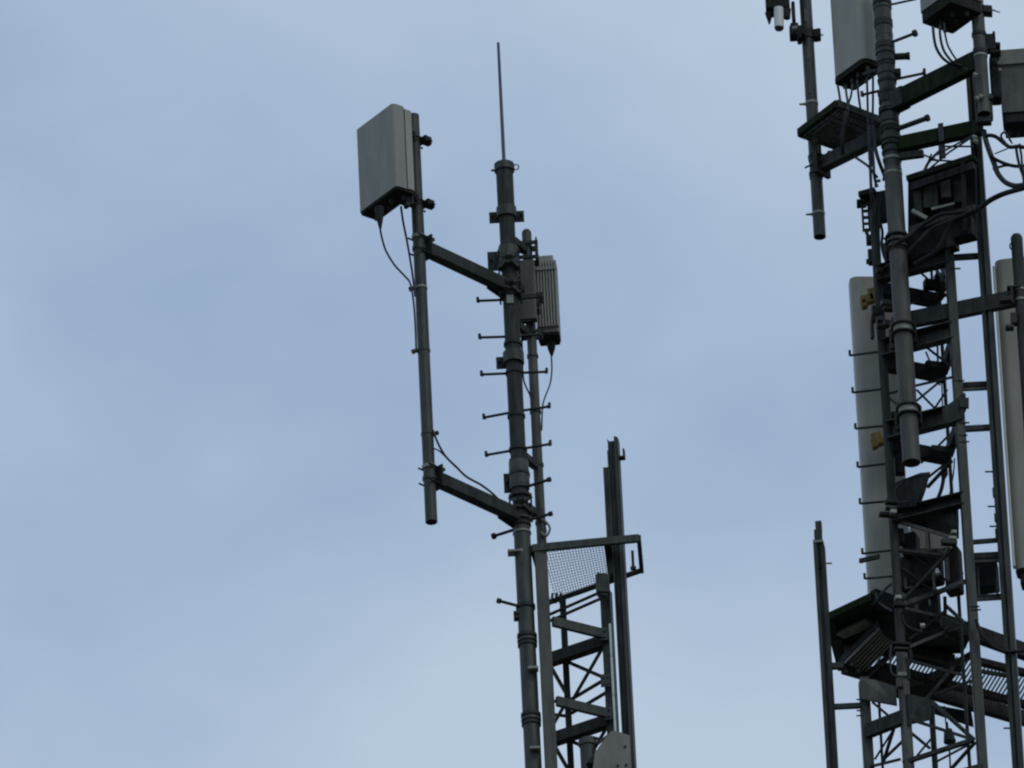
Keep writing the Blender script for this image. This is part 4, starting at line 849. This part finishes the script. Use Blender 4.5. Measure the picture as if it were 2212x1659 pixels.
# ---- big lower platform, seen from underneath
zq = ZAT(XY(1883, 1290, 90.5), 1296)
B_ = [H(1792, 1334, zq), H(1886, 1290, zq), H(2330, 1450, zq), H(2290, 1575, zq), H(1820, 1440, zq)]
bp = thing('work_platform', 'large work platform with grating floor near the bottom of the right tower, seen from below', 'platform', tuple(B_[0]))
for i, (a, b, mt, w_, h_) in enumerate(((B_[0], B_[1], 'moss', .05, .06), (B_[1], B_[2], 'black', .06, .12), (B_[2], B_[3], 'dark', .04, .06), (B_[3], B_[4], 'black', .05, .11), (B_[4], B_[0], 'black', .07, .08))):
    MB().beam(a + Z*.001*i, b + Z*.001*i, w_, h_).build('frame_beam', mt, bp, bevel=.004)
m = MB(); dgl = (H(1805, 1640, zq) - H(1900, 1470, zq)); dgl = Vector((dgl.x, dgl.y, 0)).normalized()
e23 = B_[2]-B_[1]; L = e23.length
# grating bars run across the platform
a0, a1 = H(1905, 1395, zq), H(2300, 1490, zq); b0, b1_ = H(1880, 1440, zq), H(2280, 1560, zq)
nbar = 50
for i in range(nbar+1):
    t = i/nbar; p = H(1900 + 400*t, 1385 + 95*t, zq) + Z*.02; q = H(1858 + 400*t, 1450 + 100*t, zq) + Z*.02
    m.beam(p, q, .009, .014)
m.build('grating', 'zinc', bp)
for (u1, v1, u2, v2, w_, h_, mt) in ((1814, 1364, 1880, 1335, .09, .03, 'zinc'), (1826, 1388, 1840, 1430, .07, .03, 'zinc'), (1808, 1370, 1822, 1430, .06, .03, 'dark'), (1968, 1398, 2060, 1418, .05, .07, 'dark'), (1958, 1412, 2060, 1440, .05, .04, 'black'), (2060, 1428, 2110, 1400, .035, .05, 'grey'),
                                    (1965, 1468, 2055, 1438, .03, .05, 'steel'), (1860, 1462, 1930, 1400, .03, .04, 'steel'), (1900, 1430, 2290, 1535, .04, .06, 'black'), (1890, 1450, 1960, 1478, .05, .09, 'black'), (2000, 1500, 2075, 1425, .06, .06, 'black'), (1960, 1480, 2040, 1475, .10, .05, 'black'), (2110, 1420, 2330, 1475, .05, .05, 'black')):
    a, b = H(u1, v1, zq)-Z*.03, H(u2, v2, zq)-Z*.03; MB().beam(a, b, w_, h_).build('joist', mt, bp, bevel=.004)
m = MB(); m.plate([H(1890, 1300, zq)+Z*.01, H(2010, 1345, zq)+Z*.01, H(2085, 1392, zq)+Z*.01, H(1960, 1395, zq)+Z*.01, H(1900, 1360, zq)+Z*.01], .02); m.build('floor_plate', 'dark', bp)
m = MB(); m.plate([H(2010, 1345, zq)+Z*.012, H(2085, 1368, zq)+Z*.012, H(2088, 1400, zq)+Z*.012, H(2020, 1392, zq)+Z*.012], .02); m.build('floor_plate', 'under', bp)
m = MB(); m.plate([H(1796, 1338, zq)+Z*.03, H(1884, 1298, zq)+Z*.03, H(1925, 1345, zq)+Z*.03, H(1905, 1400, zq)+Z*.03, H(1862, 1450, zq)+Z*.03, H(1822, 1438, zq)+Z*.03], .02); m.build('floor_plate', 'black', bp)
m = MB(); m.plate([H(1885, 1340, zq)+Z*.034, H(2010, 1352, zq)+Z*.034, H(2095, 1388, zq)+Z*.034, H(2080, 1418, zq)+Z*.034, H(1900, 1425, zq)+Z*.034], .02); m.build('floor_plate', 'black', bp)
# toe plates on the outside of the lower platform
m = MB(); m.plate([H(1884, 1458, zq)-Z*.05, H(1998, 1512, zq)-Z*.05, H(2098, 1530, zq)-Z*.05, H(2102, 1552, zq)-Z*.05, H(2008, 1520, zq)-Z*.05, H(1930, 1485, zq)-Z*.05], .05); m.build('edge_plate', 'black', bp)
# finned unit slung below the left corner
fu = thing('finned_unit', 'slanted grey finned radio unit lying under the left corner of the large lower platform', 'radio unit', tuple(P(1860, 1430, 90.1)))
qa, qb, qc, qd = H(1817, 1424, zq-.10), H(1896, 1346, zq-.10), H(1928, 1378, zq-.10), H(1868, 1444, zq-.10)
m = MB(); m.plate([qa, qb, qc, qd], .05, Z); m.build('housing', 'dark', fu, bevel=.004)
m = MB()
for i in range(7):
    t = (i+.5)/7; m.beam(qa.lerp(qd, t)-Z*.037, qb.lerp(qc, t)-Z*.037, .013, .022)
m.build('cooling_fins', 'zinc', fu)  # paler zinc puts light into the colour of the downward-facing fins
m = MB(); m.beam(qa - Z*.03, qd - Z*.03, .05, .10); m.build('end_cover', 'black', fu, bevel=.006)
m = MB(); m.box(H(1905, 1365, zq-.10), (Vector((1,0,0)), Vector((0,1,0)), Z), (.06, .08, .04)); m.build('connector_block', 'black', fu, bevel=.01)
for (u, v) in ((1838, 1432), (1853, 1446), (1826, 1447)):
    m = MB(); m.tube(P(u, v, 90.05), P(u+3, v+8, 90.05), .012, n=8); m.build('hanger_bolt', 'black', fu)

# ---- cables of the right tower
GC = 'cables hanging from the large pale antenna through the small grating'
LC = 'thin dark cable in the bundle dropping from the large pale antenna to the grating'
def c1(pts, Y=90.05): return [(*b1(x, y), Y + dy) for (x, y, dy) in pts]
for pts in ([(698, 690, .1), (712, 770, .1), (722, 840, .1)], [(760, 690, .08), (770, 770, .06), (780, 850, .0), (770, 940, -.1)], [(818, 680, .05), (808, 770, .0), (785, 850, -.02), (775, 950, -.1)],
            [(855, 640, .05), (868, 780, .05), (886, 900, .05)], [(935, 620, 0), (940, 780, 0), (944, 960, 0), (950, 1150, -.05), (956, 1300, -.05)], [(985, 600, 0), (985, 780, 0), (982, 960, 0), (975, 1150, -.05), (985, 1350, -.05)]):
    cable('hanging_cable', c1(pts), 2.6, LC, group=GC)
cable('hanging_cable', c1([(768, 900, -.12), (758, 980, -.15), (742, 1060, -.15), (735, 1150, -.15), (740, 1260, -.1)]), 5.0, 'thick black cable loom crossing the underside of the small grating', 'black')
cable('hanging_cable', c1([(955, 1000, -.1), (960, 1200, -.1), (965, 1400, -.1), (972, 1560, -.1), (985, 1640, .0)]), 3.4, 'leftmost straight dark cable dropping from the small grating to the perforated bracket', 'cable')
cable('hanging_cable', c1([(985, 1000, -.1), (1000, 1180, -.1), (1030, 1300, -.1), (1075, 1420, .0), (1080, 1450, .0)]), 4.2, 'thick dark cable bending right from the small grating to the glands beside the thick tube', 'cable')
cable('hanging_cable', c1([(830, 1270, -.1), (890, 1310, -.1), (945, 1350, -.1), (985, 1400, -.05), (1020, 1440, .0)]), 3.0, 'dark cable slanting from the lower corner of the small grating towards the thick tube', 'cable')
cable('hanging_cable', c1([(975, 1180, -.1), (988, 1300, -.1), (995, 1420, -.1), (1010, 1500, .0)]), 3.2, 'second straight dark cable dropping from the small grating beside the thick tube', 'cable')
Yq = 89.3
cable('looped_cable', [(*b1(x, y), Y) for x, y, Y in ((1472, 210, 89.25), (1480, 300, 89.25), (1500, 390, 89.3), (1550, 470, 89.35), (1620, 520, 89.45), (1700, 545, 89.5), (1760, 570, 89.45))], 3.2, 'lowest of the three cables looping from the top right antenna to the mossy arm', 'cable')
cable('looped_cable', [(*b1(x, y), Y) for x, y, Y in ((1528, 200, 89.25), (1532, 300, 89.25), (1556, 400, 89.3), (1600, 470, 89.35), (1650, 515, 89.45), (1720, 540, 89.5))], 2.9, 'middle one of the three cables looping from the top right antenna to the mossy arm', 'cable')
cable('looped_cable', [(*b1(x, y), Y) for x, y, Y in ((1562, 180, 89.25), (1570, 270, 89.25), (1590, 360, 89.3), (1625, 430, 89.35), (1662, 484, 89.4))], 2.2, 'thinnest, pale cable nearest the pipe below the top right antenna', 'cable')
cable('looped_cable', [(*b1(x, y), 89.4) for x, y in ((1895, 1105), (1940, 1100), (1990, 1115), (2050, 1165), (2100, 1195), (2160, 1190), (2230, 1200))], 4.5, 'dark cable arching from the upper right pipe to the underside of the grey box', 'black')
cable('looped_cable', [(*b1(x, y), 89.42) for x, y in ((2115, 1165), (2060, 1080), (2030, 1090), (2030, 1120), (2070, 1170))], 2.6, 'small cable loop at the corner below the grey box', 'cable')
cable('looped_cable', [(*b1(x, y), 89.5) for x, y in ((1885, 1060), (1905, 1150), (1935, 1240), (1970, 1330), (2000, 1410), (2060, 1480), (2140, 1510), (2230, 1500))], 6.0, 'thick grey hose swinging down and right from the upper right post', 'cable')
cable('looped_cable', [(*b1(x, y), 89.48) for x, y in ((1940, 1270), (1990, 1300), (2060, 1330), (2140, 1350), (2230, 1348))], 4.0, 'dark cable sagging across to the right edge above the thick grey hose', 'black')
cable('looped_cable', [(*b1(x, y), 89.5) for x, y in ((1960, 1375), (2000, 1360), (2060, 1345), (2120, 1345))], 3.0, 'short crossing cable between the grey hose and the sagging dark cable', 'cable')
cable('looped_cable', [(*b1(x, y), 89.45) for x, y in ((2145, 1180), (2160, 1280), (2180, 1360), (2205, 1430), (2212, 1480))], 3.2, 'cable running straight down under the grey box near the right edge', 'cable')
cable('looped_cable', [(*b1(x, y), 89.43) for x, y in ((2175, 1170), (2190, 1260), (2200, 1350), (2235, 1460))], 2.6, 'cable closest to the right edge under the grey box', 'cable')
cable('looped_cable', [(*b1(x, y), 89.55) for x, y in ((1975, 1250), (2010, 1235), (2060, 1215), (2110, 1190))], 1.6, 'very thin pale cable rising right between the post and the grey box', 'cable')
cable('trunk_cable', [(2240, 396, 89.5), (2212, 406, 89.5), (2170, 418, 89.52), (2140, 432, 89.6), (2115, 450, 89.65), (2090, 462, 89.68), (2065, 476, 89.72), (2048, 496, 89.75), (2036, 522, 89.78), (2018, 545, 89.8), (1995, 560, 89.82), (1975, 572, 89.85)], 6.0, 'thick black trunk cable sweeping from the right edge across the black rack', 'black')
cable('trunk_cable', [(2100, 455, 89.62), (2060, 460, 89.65), (2030, 464, 89.7), (2000, 482, 89.72), (1975, 500, 89.74), (1950, 518, 89.72), (1932, 530, 89.8)], 4.6, 'black trunk cable passing in front of the thick tube just above its ribbed clamp', 'black')
cable('trunk_cable', [(2105, 452, 89.6), (2070, 468, 89.66), (2042, 480, 89.7), (2012, 494, 89.75), (1985, 520, 89.78), (1962, 545, 89.86)], 3.6, 'thinner dark cable between the two trunk cables on the black rack', 'cable')
cable('looped_cable', [(1928, 585, 90.1), (1912, 560, 90.1), (1905, 530, 90.15), (1906, 500, 90.2), (1898, 470, 90.2)], 3.2, 'dark cable curving down the left side of the thick tube below the perforated bracket', 'black')
cable('looped_cable', [(1908, 580, 90.05), (1930, 566, 90.0), (1945, 548, 89.95)], 3.0, 'short cable end entering the ribbed clamp from the left', 'black')
Yi = 90.3
for pts, r_, lb in (([(2038, 1000, Yi), (2039, 1025, Yi), (2034, 1055, Yi), (2024, 1080, Yi), (2010, 1100, Yi), (1998, 1112, Yi)], 4.2, 'dark cable curving down inside the lattice below the open tube end'),
                    ([(2000, 1108, Yi), (2020, 1088, Yi), (2045, 1078, Yi-.1), (2072, 1068, 90.05)], 4.0, 'dark cable rising right to the tower leg, level with the sloping box'),
                    ([(2062, 990, 90.1), (2060, 1020, 90.1), (2055, 1050, 90.1), (2052, 1066, 90.15)], 1.6, 'thin pale cable beside the tower leg right of the open tube end'),
                    ([(1952, 1040, 90.1), (1935, 1060, 90.15), (1938, 1085, 90.15), (1960, 1082, 90.1)], 2.6, 'small dark cable loop left of the black box under the tube'),
                    ([(1895, 1300, 90.35), (1902, 1285, 90.3), (1915, 1270, 90.3), (1925, 1262, 90.25)], 3.0, 'cable leaving the foot of the very long antenna towards the leg'),
                    ([(1893, 1280, 90.4), (1897, 1298, 90.35), (1910, 1310, 90.3), (1928, 1320, 90.25)], 2.6, 'lower cable from the foot of the very long antenna'),
                    ([(2108, 1340, 89.95), (2118, 1365, 89.95), (2132, 1385, 89.95), (2155, 1402, 89.95), (2185, 1408, 89.95), (2230, 1402, 89.95)], 4.2, 'dark cable sagging from the tower leg past the right post above the lower platform'),
                    ([(1948, 1325, 90.1), (1952, 1345, 90.1), (1968, 1358, 90.1), (1990, 1365, 90.1)], 4.0, 'thick dark cable curling off the tower leg above the lower platform'),
                    ([(1925, 1392, 90.0), (1923, 1420, 90.0), (1925, 1450, 90.0), (1934, 1460, 90.0), (1950, 1462, 90.0)], 2.4, 'thin cable hooking under the leg sleeve at the lower platform'),
                    ([(1965, 1400, 90.0), (1968, 1420, 90.0), (1962, 1440, 90.0), (1963, 1468, 90.0)], 3.6, 'black cable just right of the leg sleeve at the lower platform'),
                    ([(2046, 1560, 90.35), (2050, 1600, 90.35), (2053, 1665, 90.35)], 2.0, 'thin vertical cable at the bottom right inside the tower'),
                    ([(2040, 1525, 90.35), (2043, 1560, 90.35), (2047, 1600, 90.35)], 1.6, 'very thin vertical cable just above the lowest diagonals')):
    cable('inner_cable', pts, r_, lb, 'black' if r_ > 3.4 else 'cable')
m = MB(); m.tube(P(2048, 1577, 90.35), P(2052, 1603, 90.35), .030, .045, n=8); m.build('cable_weight', 'dark', None, 'small dark knob on a thin cable at the bottom right inside the tower', 'cable fitting')
# thin wire netting under the mossy arm
m = MB()
for (x1, y1, x2, y2) in ((1400, 1400, 1460, 1250), (1410, 1400, 1600, 1240), (1440, 1290, 1800, 1100), (1400, 1260, 1500, 1300), (1460, 1300, 1640, 1310), (1560, 1190, 1800, 1190), (1600, 1240, 1780, 1120)):
    m.tube(P(*b1(x1, y1), 89.75), P(*b1(x2, y2), 89.7), 2.2*PX, n=6)
m.path([P(*b1(x, y), 89.74) for x, y in ((1390, 1420), (1430, 1330), (1490, 1260), (1540, 1215))], 3.4*PX, n=8)
m.build('wire_ties', 'cable', arm2)
